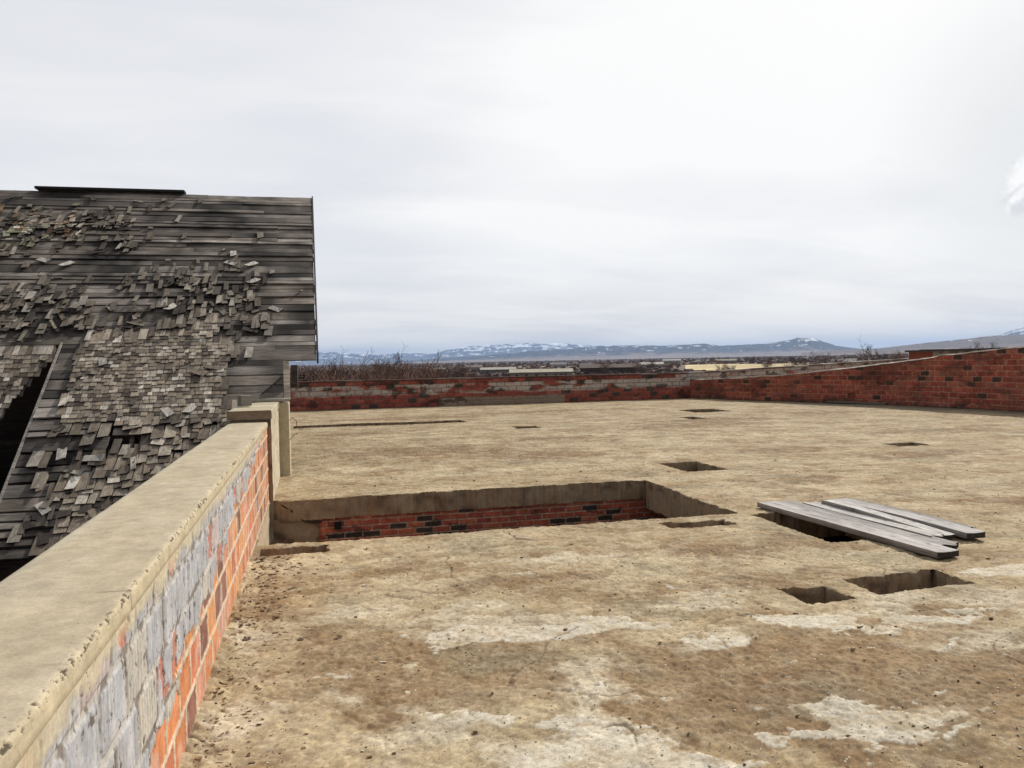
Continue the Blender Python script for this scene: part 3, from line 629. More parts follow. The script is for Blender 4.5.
for i, (x0, y0, x1, y1, w, zb, c0, lab) in enumerate(PL):
    d = Vector((x1 - x0, y1 - y0, 0)); Ld = d.length; d.normalize(); p = Vector((d.y, -d.x, 0)); th = TH[i]
    nl = 90; nw = 15; Vs = []; cs = []
    ph = random.random() * 9
    def pt(t, s, top):
        endj = .008 * (s - .5) * math.sin(i * 2.3) + (.035 * math.sin(s * 9 + ph) if i in (1, 2) and t > .5 else 0)
        q = Vector((x0, y0, 0)) + d * (t * Ld + (endj if t in (0, 1) else 0)) + p * (s - .5) * w * (1 + .02 * math.sin(t * 9 + ph))
        q.z = zb + (th if top else 0) + .013 * math.sin(t * 3.1 + ph) * (i != 0) + (.006 * (2 * s - 1) ** 2 if top else 0)
        return q
    a = np.linspace(0, 1, nl); b = np.linspace(0, 1, nw)
    topv = [pt(t, s, True) for t in a for s in b]; botv = [pt(t, s, False) for t in a for s in b]
    Vs = np.array([tuple(q) for q in topv + botv]); nt_ = nl * nw
    f = grid_faces(nl, nw); Fs = [f[:, ::-1], f + nt_]
    def strip(idx): idx = np.array(idx); return np.stack([idx[:-1], idx[1:], idx[1:] + nt_, idx[:-1] + nt_], 1)
    Fs += [strip([r * nw for r in range(nl)])[:, ::-1], strip([r * nw + nw - 1 for r in range(nl)]), strip(list(range(nw))), ]
    tcol = np.repeat(a, nw); scol = np.tile(b, nl)
    cv = np.array(c0) * (1.08 + .3 * fbm(tcol * 2 + i * 3, scol * 5, 4, 261 + i))[:, None]
    crack_ = sstep(.05, .01, np.abs(fbm(tcol * 1.6 + i * 7, scol * 4.5, 2, 281 + i))) * sstep(-.1, .2, fbm(tcol * 3 + i, scol, 2, 291)); cv = lerp3(cv, (.06, .05, .045), crack_ * .75); kn = sum(np.exp(-((tcol - random.random()) * Ld / .022) ** 2 - ((scol - random.uniform(.2, .8)) * w / .016) ** 2) for _ in range(4)); cv = lerp3(cv, (.09, .07, .055), np.clip(kn, 0, 1) * .7)
    cv = np.clip(cv, .03, .6); cb = cv * .55
    endm = sstep(.004, 0, 1 - tcol) * .5; cv = lerp3(cv, (.05, .04, .035), endm); cb = lerp3(cb, (.03, .025, .02), endm)
    e0 = [(nl - 1) * nw + k for k in range(nw)]; e1 = [nt_ + k for k in e0]; b0 = len(Vs)
    Vs = np.concatenate([Vs, Vs[e0], Vs[e1]]); ec = np.tile(np.array([.035, .028, .024]), (2 * nw, 1)) * (1 + .5 * RNG.random((2 * nw, 1)))
    kk_ = np.arange(nw - 1) + b0; Fs.append(np.stack([kk_, kk_ + nw, kk_ + nw + 1, kk_ + 1], 1))
    o = quad_mesh('plank', Vs, np.concatenate(Fs), np.concatenate([cv, cb, ec]), False, M_plank, None, ((x0 + x1) / 2, (y0 + y1) / 2, zb))
    tag(o, lab, 'plank', 'planks laid over the roof opening')
mb = MB(); a0, a1 = Vector((16.35, 23.7, .05)), Vector((17.05, 21.75, .05)); dd = (a1 - a0); an = math.atan2(dd.y, dd.x)
mb.box((a0 + a1) / 2, (dd.length, .16, .05), (.20, .17, .13), Matrix.Rotation(an, 3, 'Z'), .006)
tag(mb.build('board', M_plank, loc=tuple((a0 + a1) / 2)), 'long narrow board lying along the foot of the rising red brick parapet', 'board')

# ------------------------------------------------------------------ shingled barn
TH_ = math.radians(35.75); CT, ST = math.cos(TH_), math.sin(TH_)
barn = empty('barn', (-5, 18, -7))
tag(barn, 'old barn with a steep grey board roof losing its wooden shingles', 'barn')
class Frame:
    def __init__(s, y0, z0, th): s.y0, s.z0, s.c, s.s = y0, z0, math.cos(th), math.sin(th)
    def P(s, x, t, n=0): return Vector((x, s.y0 + t * s.c - n * s.s, s.z0 + t * s.s + n * s.c))
MAIN = Frame(10.03, -.5, TH_); SMAX = 9.57
ST2 = math.radians(44); LOW = Frame(13.42 - 5.2 * math.cos(ST2), 1.88 - 5.2 * math.sin(ST2), ST2)
def stain(x, s):
    a = float(fbm(np.array([x * .55]), np.array([s * 1.3]), 4, 311)[0]); b = float(fbm(np.array([x * .7]), np.array([s * 7.]), 3, 315)[0]); c = float(fbm(np.array([x * 2.6]), np.array([s * 2.6]), 4, 319)[0]); return min(1.5, max(.16, .92 + 1.1 * a + .65 * b + .7 * c))
def board_row(mb, fr, s0, w, xa, xb, n0, palette, lift=0., seglen=(1.6, 4.2)):
    x = xa
    while x < xb - .02:
        L_ = min(random.uniform(*seglen), xb - x)
        if xb - (x + L_) < .5: L_ = xb - x
        base_ = random.choice(palette); k = max(2, int(L_ / .13)); ph = random.uniform(0, 6.28); am = random.uniform(.001, .007); nn = n0 + random.uniform(-.006, .006)
        tilt = random.uniform(-.006, .010) + lift; sk = random.uniform(-.012, .012); wv = w * random.uniform(.93, .985)
        prev = None
        for q in range(k + 1):
            xx = x + (L_ - .006) * q / k; wob = am * math.sin(xx * 2.3 + ph); sj = sk * (q / k - .5) + random.uniform(-.005, .005)
            ring = [fr.P(xx, s0 + sj, nn + tilt + wob), fr.P(xx, s0 + wv + sj, nn + wob * .5), fr.P(xx, s0 + wv + sj, nn + .022 + wob * .5), fr.P(xx, s0 + sj, nn + .022 + tilt + wob)]
            b = len(mb.v); mb.v += [tuple(r) for r in ring]; cv = random.uniform(.85, 1.15) * stain(xx, s0); mb.c += [tuple(min(.6, c_ * cv) for c_ in base_)] * 4
            if prev is not None:
                for e in range(4): mb.f.append((prev + e, prev + (e + 1) % 4, b + (e + 1) % 4, b + e))
            else: mb.f.append((b + 3, b + 2, b + 1, b))
            prev = b
        mb.f.append((prev, prev + 1, prev + 2, prev + 3))
        x += L_
GREY = [(.17, .148, .13), (.125, .108, .094), (.085, .072, .062), (.22, .195, .172), (.14, .118, .098), (.055, .046, .04), (.18, .152, .125), (.10, .085, .075)]
mb = MB(); s = 0.0
rows = []
while s < SMAX - .05:
    w = random.choice([random.uniform(.11, .16), random.uniform(.16, .27)]); w = min(w, SMAX - s); rows.append((s, w)); s += w
for s0, w in rows:
    ym = 10.03 + (s0 + w * .5) * CT
    xr = .05 + random.uniform(-.012, .012) if ym > 12.98 else (-.43 + random.uniform(-.02, .02) if ym > 12.25 else -1.02)
    xl = -9.5 if s0 > 4.1 else -3.62 + random.uniform(-.02, .012)
    if 1.72 < s0 + w / 2 < 1.98:      # a board lost: dark gap
        board_row(mb, MAIN, s0, w, xl, -2.62, 0, GREY); board_row(mb, MAIN, s0, w, -2.24, xr, 0, GREY); continue
    if s0 < 2.5 and xl > -5:          # gappy bare boards by the rake
        board_row(mb, MAIN, s0, w * random.choice([.72, .85, .95]), xl, -2.7 + random.uniform(-.2, .2), random.uniform(0, .02), GREY, random.uniform(0, .02), (.6, 1.2)); board_row(mb, MAIN, s0, w, -2.6, xr, 0, GREY)
    else: board_row(mb, MAIN, s0, w * (1.10 if 3.2 < s0 < 4.9 else random.choice([1, 1, .97, .92, .88])), xl, xr, 0, GREY, random.choice([0, 0, 0, .012]))
mb.build('roof_boards', M_wood, barn)
def gauss(x, s, cx_, cs, rx, rs): return math.exp(-((x - cx_) / rx) ** 2 - ((s - cs) / rs) ** 2)
def density(x, s):
    if x > -1.06 and s < 3.7: return 0
    nz = float(fbm(np.array([x * 1.6]), np.array([s * 1.6]), 3, 301)[0])
    if s < 4.35 + .35 * nz:
        if x < -3.62: return 0
        left = -3.38 + .14 * nz if s > 2.25 else (-2.55 + .3 * nz if s > 1.05 else -3.05 + .4 * nz)
        right = -1.30 + .2 * nz if s > 2.55 else -.95
        if left < x < right: return .965 if s > 2.3 else .80
        if s < 2.3 and x > -3.5: return .22
        return .03
    d = .018
    for (a, b, rx, rs, k) in ((-4.7, 8.0, .75, .55, .75), (-5.3, 7.4, .8, .6, .5), (-3.5, 8.25, .28, .3, .6), (-1.75, 5.7, .75, .65, .42), (-2.0, 4.75, 1.05, .38, .9), (-4.45, 5.2, .6, .55, .5), (-1.1, 4.45, .4, .3, .5), (-1.35, 6.6, .35, .35, .22), (-3.3, 5.9, .6, .3, .25), (-2.9, 9.3, 1.2, .2, .35), (-4.2, 4.7, .9, .35, .7), (-3.3, 7.3, .3, .3, .35), (-2.4, 6.3, .5, .3, .15)):
        d += k * gauss(x, s, a, b, rx, rs)
    if x > -.7: d *= .12
    return d * (.72 + .9 * nz)
SH = [(.27, .225, .175), (.22, .18, .138), (.36, .31, .25), (.13, .104, .08), (.25, .20, .152), (.18, .152, .124), (.48, .43, .36), (.085, .068, .056), (.32, .27, .21)]
def shingle(mb, fr, x, s, w, L_, n, col, rot=0, tilt=.03, curl=0.):
    ca, sa = math.cos(rot), math.sin(rot); prof = []
    for q, t in enumerate((0, .5, 1)):
        for e in (-.5, .5):
            lx = e * w; ls = t * L_
            xx = x + lx * ca - ls * sa; ss = s + lx * sa + ls * ca
            h = n + tilt * (1 - t) * L_ * 1.0 + curl * (1 - t) ** 2 + (curl * .6 * e * 2 if q == 0 else 0)
            prof.append((xx, ss, h))
    b = len(mb.v)
    for q, (xx, ss, h) in enumerate(prof): mb.v.append(tuple(fr.P(xx, ss, h))); mb.c.append(tuple(v_ * .16 for v_ in col))  # dark end grain, with the row shadow lines painted into butts and undersides
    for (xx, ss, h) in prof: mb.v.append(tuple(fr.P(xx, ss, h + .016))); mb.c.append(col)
    T = 6
    for e_ in (0, 1): mb.v.append(tuple(Vector(mb.v[b + T + e_]))); mb.c.append(tuple(v_ * .16 for v_ in col))
    mb.f += [(b + T, b + T + 1, b + T + 3, b + T + 2), (b + T + 2, b + T + 3, b + T + 5, b + T + 4), (b, b + 2, b + 3, b + 1), (b + 2, b + 4, b + 5, b + 3), (b, b + 1, b + 13, b + 12), (b, b + T, b + T + 2, b + 2), (b + 2, b + T + 2, b + T + 4, b + 4), (b + 1, b + 3, b + T + 3, b + T + 1), (b + 3, b + 5, b + T + 5, b + T + 3), (b + 4, b + T + 4, b + T + 5, b + 5)]
def shingle_field(mb, fr, x0, x1, s0, s1, dens, mossy=False, n0=.03):
    s = s0; r = 0
    wv_ = random.uniform(0, 50)
    while s < s1:
        x = x0 + random.uniform(0, .08)
        while x < x1:
            w = random.uniform(.06, .125) if s > 2.3 else random.uniform(.06, .16); d = dens(x, s)
            if random.random() < d:
                loose = random.random() < (.40 if d < .6 else (.10 if s < 2.3 else .02)); wild = s < 2.3 or d < .6
                c_ = random.choice(SH); k = random.uniform(.7, 1.15) * (.58 if d < .6 else 1); c_ = tuple(v_ * k for v_ in c_)
                if mossy or (x < -4.2 and s > 6.8 and random.random() < .4): c_ = (c_[0] * .75, c_[1] * .85, c_[2] * .7) if random.random() < .6 else (c_[0] * 1.15, c_[1] * .85, c_[2] * .6)
                if loose:
                    k = random.uniform(.6, 1.25) if random.random() < .9 else 1.9
                    shingle(mb, fr, x + w / 2, s + random.uniform(-.08, .08), w * random.uniform(.35, 1.1), random.uniform(.08, .32), n0 + random.uniform(.0, .02), tuple(min(.5, v_ * k) for v_ in c_), random.gauss(0, .22) if random.random() < .65 else random.gauss(0, .9), random.uniform(.03, .2), random.choice([0, 0, .02]))
                else:
                    shingle(mb, fr, x + w / 2, s + random.gauss(0, .020 if wild else .008), w - random.uniform(.004, .012), (.32 if random.random() < .95 else .22), n0, c_, random.gauss(0, .05 if wild else .014), random.uniform(.05, .10) if wild else random.uniform(.055, .075), random.choice([0, .006, .02]) if wild else random.choice([0, 0, 0, .004]))
            x += w
        s += .088 if s > 2.25 else .11; r += 1
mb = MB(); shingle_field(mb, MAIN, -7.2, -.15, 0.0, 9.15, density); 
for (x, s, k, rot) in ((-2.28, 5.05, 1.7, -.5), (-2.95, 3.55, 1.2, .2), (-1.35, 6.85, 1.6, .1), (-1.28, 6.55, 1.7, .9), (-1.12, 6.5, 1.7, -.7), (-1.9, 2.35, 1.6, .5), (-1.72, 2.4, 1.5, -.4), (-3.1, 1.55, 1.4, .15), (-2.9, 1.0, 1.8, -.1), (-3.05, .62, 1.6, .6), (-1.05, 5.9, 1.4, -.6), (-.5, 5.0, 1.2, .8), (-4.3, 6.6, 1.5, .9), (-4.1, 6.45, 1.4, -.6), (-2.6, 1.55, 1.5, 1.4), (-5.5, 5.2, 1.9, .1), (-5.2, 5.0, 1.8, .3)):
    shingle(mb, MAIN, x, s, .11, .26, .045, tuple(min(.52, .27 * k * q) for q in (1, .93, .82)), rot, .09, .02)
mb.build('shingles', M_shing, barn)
# steeper lower slope left of the rake
mb = MB(); s = 2.6
low_edge = lambda t: -3.66 - .36 * max(0, 5.0 - t)
while s < 5.15: board_row(mb, LOW, s, .2, -9.5, low_edge(s) - random.uniform(0, .12), 0, GREY); s += .205
mb.build('lower_roof_boards', M_wood, barn)
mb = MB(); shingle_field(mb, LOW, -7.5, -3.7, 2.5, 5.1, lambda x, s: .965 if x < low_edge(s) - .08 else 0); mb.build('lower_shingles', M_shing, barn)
mb = MB(); 
for q in range(9):      # cheek boards closing the step under the rake
    t0, t1 = q * .47, (q + 1) * .47 - .01
    a, b = MAIN.P(-3.625, t0, 0), MAIN.P(-3.625, t1, 0)
    def lowz(y): return 1.88 - (13.42 - y) * math.tan(ST2) - .1
    za, zb = min(lowz(a.y), a.z - .05), min(lowz(b.y), b.z - .05)
    mb.hexa([(-3.645, a.y, za), (-3.645, b.y, zb), (-3.625, b.y, zb), (-3.625, a.y, za), (-3.645, a.y, a.z), (-3.645, b.y, b.z), (-3.625, b.y, b.z), (-3.625, a.y, a.z)], random.choice(GREY[:4]))
mb.build('cheek_boards', M_wood, barn)
mb = MB(); a, b = MAIN.P(-3.66, -.02, 0), MAIN.P(-3.66, 4.25, 0)
n_ = Vector((0, -ST, CT))
mb.hexa([a, b, b + Vector((.035, 0, 0)), a + Vector((.035, 0, 0)), a + n_ * .03, b + n_ * .03, b + n_ * .03 + Vector((.035, 0, 0)), a + n_ * .03 + Vector((.035, 0, 0))], (.24, .215, .19)); mb.build('rake_board', M_wood, barn)
mb = MB(); a, b = MAIN.P(.046, 3.86, -.17), MAIN.P(.046, SMAX + .02, -.17)
for (p_, q_) in ((a, b),):
    mb.hexa([p_, q_, q_ + Vector((.028, 0, 0)), p_ + Vector((.028, 0, 0)), p_ + n_ * .205, q_ + n_ * .205, q_ + n_ * .205 + Vector((.028, 0, 0)), p_ + n_ * .205 + Vector((.028, 0, 0))], (.05, .043, .038))
mb.build('bargeboard', M_wood, barn)
mb = MB(); rp = MAIN.P(0, SMAX, .03)
mb.box2((-5.16, rp.y - .13, rp.z - .0), (-2.44, rp.y + .13, rp.z + .045), (.03, .027, .026)); mb.build('ridge_cap', M_wood, barn)
# back slope, rafters, walls
mb = MB(); e = MAIN.P(0, SMAX, 0); 
mb.poly([(-9.5, e.y, e.z), (-1.07, e.y, e.z), (-1.07, e.y + 7.8, e.z - 5.6), (-9.5, e.y + 7.8, e.z - 5.6)], (.13, .11, .1)); mb.poly([(-1.07, e.y, e.z), (.05, e.y, e.z), (.05, e.y + 4.4, e.z - 3.16), (-1.07, e.y + 4.4, e.z - 3.16)], (.13, .11, .1)); mb.build('back_slope', M_wood, barn)
mb = MB()
for x in np.arange(-9.2, .0, .62):
    s0 = 3.72 if x > -.5 else (2.9 if x > -1.0 else 0); a, b = MAIN.P(x, s0, -.15), MAIN.P(x, SMAX - .1, -.15)
    if x < -3.6: a = MAIN.P(x, 4.3, -.15)
    mb.hexa([a, b, b + Vector((.05, 0, 0)), a + Vector((.05, 0, 0)), a + n_ * .143, b + n_ * .143, b + n_ * .143 + Vector((.05, 0, 0)), a + n_ * .143 + Vector((.05, 0, 0))], (.10, .085, .075))
mb.build('rafters', M_wood, barn)
mb = MB()
mb.box2((-9.4, 10.6, -7), (-1.08, 10.7, -.62), (.09, .075, .066)); mb.box2((-9.4, 10.72, -2.2), (-1.12, 25.4, -2.1), (.05, .042, .036)); mb.box2((-9.42, 10.72, -7), (-9.36, 25.4, -.5), (.07, .06, .05)); mb.box2((-9.4, 25.3, -7), (-1.12, 25.4, -.45), (.07, .06, .05)); mb.build('front_wall', M_wood, barn)
mb = MB(); Y0 = 10.72
while Y0 < 25:
    y1 = min(Y0 + random.uniform(.16, .24), 25); zt = lambda y: (-.5 + (y - 10.03) * ST / CT if y < e.y else e.z - (y - e.y) * 5.6 / 7.8) - .2
    mb.hexa([(-1.10, Y0, -7), (-1.10, y1 - .008, -7), (-1.075, y1 - .008, -7), (-1.075, Y0, -7), (-1.10, Y0, zt(Y0)), (-1.10, y1 - .008, zt(y1)), (-1.075, y1 - .008, zt(y1)), (-1.075, Y0, zt(Y0))], random.choice(GREY)); Y0 = y1
mb.build('gable_wall', M_wood, barn)
# props at the corner over the pier
mb = MB(); mb.box2((-.435, 12.42, 1.085), (-.352, 12.50, 1.66), (.50, .45, .38)); mb.build('corner_post', M_wood, barn)
mb = MB(); mb.box2((-.33, 12.55, 1.27), (-.24, 12.9, 1.60), (.05, .04, .035)); mb.build('eave_block', M_wood, barn)
mb = MB(); mb.tube([(-.85, 12.3, 1.10), (-.46, 12.45, 1.42)], .016, (.06, .05, .045), 4); mb.build('brace', M_wood, barn)
mb = MB(); mb.box((-.62, 12.25, 1.105), (.52, .17, .04), (.33, .30, .255), Matrix.Rotation(.1, 3, 'Z'), .006)
tag(mb.build('board', M_plank, loc=(-.62, 12.25, 1.09)), 'short pale board lying on the plastered pier at the barn corner', 'board')
mb = MB(); mb.box((-.88, 11.1, 1.15), (.14, .2, .13), (.26, .235, .2), Matrix.Rotation(.3, 3, 'Z'), .01)
tag(mb.build('wood_block', M_plank, loc=(-.88, 11.1, 1.09)), 'grey wooden block left on the pier cap against the shingles', 'block')

# ------------------------------------------------------------------ plain
GZ = -7.0
rr = np.concatenate([[0.5], np.geomspace(5, 33000, 80)]); an = np.linspace(0, 2 * np.pi, 241)
A, B = np.meshgrid(rr, an, indexing='ij'); X = A * np.sin(B); Y = A * np.cos(B)
c = np.zeros(X.shape + (3,)); c[:] = (.125, .09, .066)
c = lerp3(c, (.20, .15, .098), sstep(0, .5, fbm(X / 420, Y / 160, 3, 401))); c = lerp3(c, (.10, .075, .058), sstep(0, .5, fbm(X / 300, Y / 90, 3, 405))); c = lerp3(c, (.085, .062, .048), sstep(260, 150, np.hypot(X, Y)))
ground = quad_mesh('ground', np.stack([X, Y, np.full(X.shape, GZ)], -1).reshape(-1, 3), grid_faces(len(rr), len(an)), c.reshape(-1, 3), False, M_earth)
tag(ground, 'flat dry winter plain reaching to the mountains', 'ground', kind='structure')
def polar(az, d): a = math.radians(az); return d * math.sin(a), d * math.cos(a)
def field(az0, az1, d0, d1, col, lab, dz):
    k = np.linspace(0, 1, 24); q = np.linspace(0, 1, 10); a, b = np.meshgrid(k, q, indexing='ij')
    az = np.radians(az0 + a * (az1 - az0)); d = d0 + b * (d1 - d0) * (1 + .12 * np.sin(a * 7)); x = d * np.sin(az); y = d * np.cos(az)
    c = np.clip(np.array(col) * (1 + .3 * fbm(x / 40, y / 40, 3, 411))[..., None], .02, .6)
    o = quad_mesh('field', np.stack([x, y, np.full(x.shape, GZ + dz)], -1).reshape(-1, 3), grid_faces(24, 10), c.reshape(-1, 3), False, M_earth)
    tag(o, lab, 'field', kind='structure')
field(25.5, 33.5, 470, 900, (.46, .37, .20), 'pale yellow stubble field beyond the far parapet', .06)
field(13, 22, 700, 1200, (.22, .17, .11), 'tan grass field on the plain below the blue mountains', .08)
field(33, 40, 330, 460, (.40, .34, .23), 'pale field strip behind the rising parapet', .06)

# ------------------------------------------------------------------ far buildings
def shed(az, d, w, dep, h, rh, wallc, roofc, lab, cat='shed', rz=0., wins=0, name='shed'):
    wallc = tuple(v_ * .62 for v_ in wallc); roofc = tuple(v_ * .72 for v_ in roofc)
    x, y = polar(az, d); root = empty(name, (x, y, GZ), -math.radians(az) + rz); tag(root, lab, cat, 'buildings on the plain')
    def loc(mb, nm):
        o = mb.build(nm, M_far); o.parent = root; return o
    m = MB(); m.box2((-w / 2, -dep / 2, 0), (w / 2, dep / 2, h), wallc)
    m.poly([(-w / 2, -dep / 2, h), (-w / 2, dep / 2, h), (-w / 2, 0, h + rh - .1)], wallc); m.poly([(w / 2, -dep / 2, h), (w / 2, dep / 2, h), (w / 2, 0, h + rh - .1)], wallc); loc(m, 'wall')
    m = MB(); o_ = .4
    for sg in (-1, 1):
        m.hexa([(-w / 2 - o_, sg * (dep / 2 + o_), h - .15), (-w / 2 - o_, 0, h + rh), (w / 2 + o_, 0, h + rh), (w / 2 + o_, sg * (dep / 2 + o_), h - .15), (-w / 2 - o_, sg * (dep / 2 + o_), h + .05), (-w / 2 - o_, 0, h + rh + .2), (w / 2 + o_, 0, h + rh + .2), (w / 2 + o_, sg * (dep / 2 + o_), h + .05)], roofc)
    loc(m, 'roof')
    for k in range(wins):
        m = MB(); xx = -w / 2 + (k + .7) * w / (wins + .4); m.box2((xx - .5, -dep / 2 - .06, .9), (xx + .5, -dep / 2 + .02, 2.1), (.03, .03, .035)); loc(m, 'window')
    m = MB(); m.box2((w * .3, -dep / 2 - .05, 0), (w * .3 + 1.2, -dep / 2 + .02, 2.2), (.08, .06, .05)); loc(m, 'door')
shed(15.6, 385, 29, 9, 3.0, 1.3, (.40, .36, .29), (.52, .47, .37), 'long low shed with a pale cream roof beyond the far parapet', wins=6)
shed(20.4, 430, 31, 10, 4.0, 1.6, (.13, .085, .07), (.16, .12, .10), 'long dark brown barn right of the cream-roofed shed', 'barn', name='far_barn')
shed(12.6, 520, 22, 8, 3.2, 1.2, (.34, .31, .27), (.5, .47, .42), 'pale grey roofed shed left of the long cream-roofed one', wins=3)
shed(19.0, 640, 14, 8, 3.4, 2.0, (.6, .58, .54), (.22, .2, .2), 'white farmhouse with grey roof behind the dark brown barn', 'house', name='farmhouse', wins=3)
shed(23.2, 700, 20, 9, 3.2, 1.6, (.55, .52, .46), (.6, .57, .52), 'whitish shed at the edge of the yellow field', wins=2)
shed(16.8, 900, 18, 9, 3.4, 2, (.6, .58, .55), (.3, .27, .26), 'small white house far out between dark shrubs', 'house', name='farmhouse', wins=2)
shed(10.9, 760, 16, 9, 3.2, 1.8, (.58, .55, .5), (.25, .2, .18), 'white house behind the right end of the bare grove', 'house', name='farmhouse', wins=2)
shed(28.2, 1000, 24, 10, 3.6, 1.8, (.5, .45, .38), (.4, .36, .3), 'tan farm building beyond the yellow stubble field', 'barn', name='far_barn')
shed(35.6, 620, 16, 9, 3.4, 1.8, (.60, .58, .55), (.35, .33, .32), 'white house among bare trees left of the conifer', 'house', name='farmhouse', wins=2)
shed(24.6, 1250, 26, 10, 4, 1.8, (.62, .6, .56), (.55, .53, .5), 'long white building far across the plain', 'barn', name='far_barn')

# ------------------------------------------------------------------ bare trees
def bare_tree_mesh(seed, h, spread, nlev, trunk_r, cb, multi=1, twig=.012):
    r = random.Random(seed); tr, cr_ = MB(), MB()
    def grow(p, d, L_, rad, lev):
        k = 3; pts = [p]; q = p.copy(); dd = d.copy()
        for i in range(k):
            dd = (dd + Vector((r.gauss(0, .12), r.gauss(0, .12), r.gauss(.04, .08)))).normalized(); q = q + dd * L_ / k; pts.append(q.copy())
        r1 = max(rad * .55, twig); (tr if lev == 0 else cr_).tube(pts, [rad + (r1 - rad) * i / k for i in range(k + 1)], cb, 4 if lev < 2 else 3, False)
        if lev >= nlev: return
        nb = r.randint(4, 6) if lev < 2 else r.randint(3, 5)
        for i in range(nb):
            t = .35 + .65 * (i + r.random()) / nb; idx = min(int(t * k), k - 1); b = pts[idx].lerp(pts[idx + 1], t * k - idx)
            ax = Vector((r.gauss(0, 1), r.gauss(0, 1), r.gauss(0, .35))).normalized()
            nd = (dd * r.uniform(.55, .95) + ax * spread).normalized()
            grow(b, nd, L_ * r.uniform(.45, .72), max(rad * .5, twig), lev + 1)
    for m in range(multi):
        a = 6.28 * m / multi; lean = .28 if multi > 1 else .04
        grow(Vector((.25 * math.cos(a), .25 * math.sin(a), 0)) if multi > 1 else Vector((0, 0, 0)), Vector((lean * math.cos(a), lean * math.sin(a), 1)).normalized(), h * .5, trunk_r, 0)
    return tr, cr_
def conifer_mesh(seed, h, rad):
    r = random.Random(seed); tr, cr_ = MB(), MB(); tr.tube([(0, 0, 0), (0, 0, h * .95)], [.18, .03], (.08, .06, .045), 5)
    z = h * .12
    while z < h:
        t = (z - h * .12) / (h * .88); R_ = rad * (1 - t) ** .8 * r.uniform(.45, 1.2) + .1
        for k in range(8):
            a = r.uniform(0, 6.28); R_ *= r.uniform(.85, 1.18); d = Vector((math.cos(a), math.sin(a), r.uniform(-.35, .05))); s = d.cross(Vector((0, 0, 1))).normalized() * R_ * .16
            p = Vector((0, 0, z)); g_ = r.uniform(.6, 1.2); cl_ = (.028 * g_, .036 * g_, .022 * g_)
            cr_.poly([p, p + d * R_ * .6 + s, p + d * R_ * r.uniform(.85, 1.1), p + d * R_ * .6 - s], cl_)
            cr_.poly([p, p + d * R_ * .6 + Vector((0, 0, R_ * .14)), p + d * R_, p + d * R_ * .6 - Vector((0, 0, R_ * .14))], cl_)
        z += h * r.uniform(.02, .045)
    return tr, cr_
protos = {}
def make_proto(key, parts, name):
    tr, cr_ = parts; root = empty(name, (0, 0, -500)); a = tr.build('trunk', M_twig); b = cr_.build('crown', M_twig)
    a.parent = root; b.parent = root; protos[key] = [root, a, b, False]
TW, TD, TM = (.18, .112, .082), (.10, .066, .052), (.21, .125, .095)
for k in range(3): make_proto(('brush', k), bare_tree_mesh(20 + k, 8.6, .6, 3, .08, (TW, TM, TD)[k], 7, .02), 'bare_tree')
for k in range(3): make_proto(('tall', k), bare_tree_mesh(40 + k, 13, .5, 4, .2, (TD, TM, TW)[k], 1, .022), 'bare_tree')
make_proto(('con', 0), conifer_mesh(5, 8, 1.9), 'conifer')
make_proto(('dark', 0), conifer_mesh(8, 5.2, 2.6), 'evergreen_shrub')
def place(key, az, d, sc, label, cat, group=None, sz=1., z=GZ):
    P = protos[key]; x, y = polar(az, d)
    if not P[3]: root, P[3] = P[0], True
    else:
        root = P[0].copy(); COL.objects.link(root)
        for ch in P[1:3]:
            c_ = ch.copy(); COL.objects.link(c_); c_.parent = root
    root.location = (x, y, z); root.rotation_euler = (0, 0, random.uniform(0, 6.28)); root.scale = (sc, sc, sc * sz)
    for k_ in ('label', 'category', 'group'):
        if k_ in root: del root[k_]
    tag(root, label, cat, group)
LB, LT = 'bushy leafless brown tree in the dense grove behind the left of the far parapet', 'tall thin leafless tree rising out of the brown grove beside the barn'
for k in range(125):
    az = random.uniform(-1.2, 10.5); d = random.uniform(70, 230)
    place(('brush', k % 3), az, d, random.uniform(.84, 1.08) * (1 if az < 7.5 else .88), LB, 'tree', 'bushy trees of the grove')
for (az, d, sc) in ((1.1, 110, .8), (1.7, 130, .7), (5.0, 150, .85), (5.5, 150, .9), (7.0, 150, .78)):
    place(('tall', random.randint(0, 2)), az, d, sc, LT, 'tree', 'tall trees of the grove')
place(('dark', 0), -.8, 62, 1.13, 'dark evergreen shrub at the barn corner behind the far parapet', 'shrub', sz=1.35)
place(('dark', 0), 3.25, 170, .9, 'small dark evergreen at the left of the pair in the brown grove', 'shrub', sz=1.2)
place(('dark', 0), 4.3, 150, 1.05, 'larger dark evergreen at the right of the pair in the brown grove', 'shrub', sz=1.25)
place(('tall', 0), 37.25, 190, .92, 'lone dark bare tree standing up over the rising red brick parapet', 'tree')
LW, LF = 'leafless brown tree in the belt behind the yellow field and rising parapet', 'small leafless tree scattered over the open plain'
for k in range(90):
    az = random.uniform(27, 46.5); d = random.uniform(260, 820)
    if 25 < az < 34 and 440 < d < 930: d += 480
    place(('brush' if az < 33 else random.choice(('brush', 'brush', 'tall')), k % 3), az, d, random.uniform(.72, 1.12), LW, 'tree', 'tree belt on the plain')
for k in range(60):
    az = random.uniform(7, 30); d = 380 + 1300 * random.random() ** 1.3
    if 25.5 < az < 33.5 and 470 < d < 900: continue
    place(('brush', k % 3), az, d, random.uniform(.5, 1.0), LF, 'tree', 'trees scattered on the plain')
for P_ in protos.values():
    if not P_[3]:
        for o in P_[:3]: bpy.data.objects.remove(o)
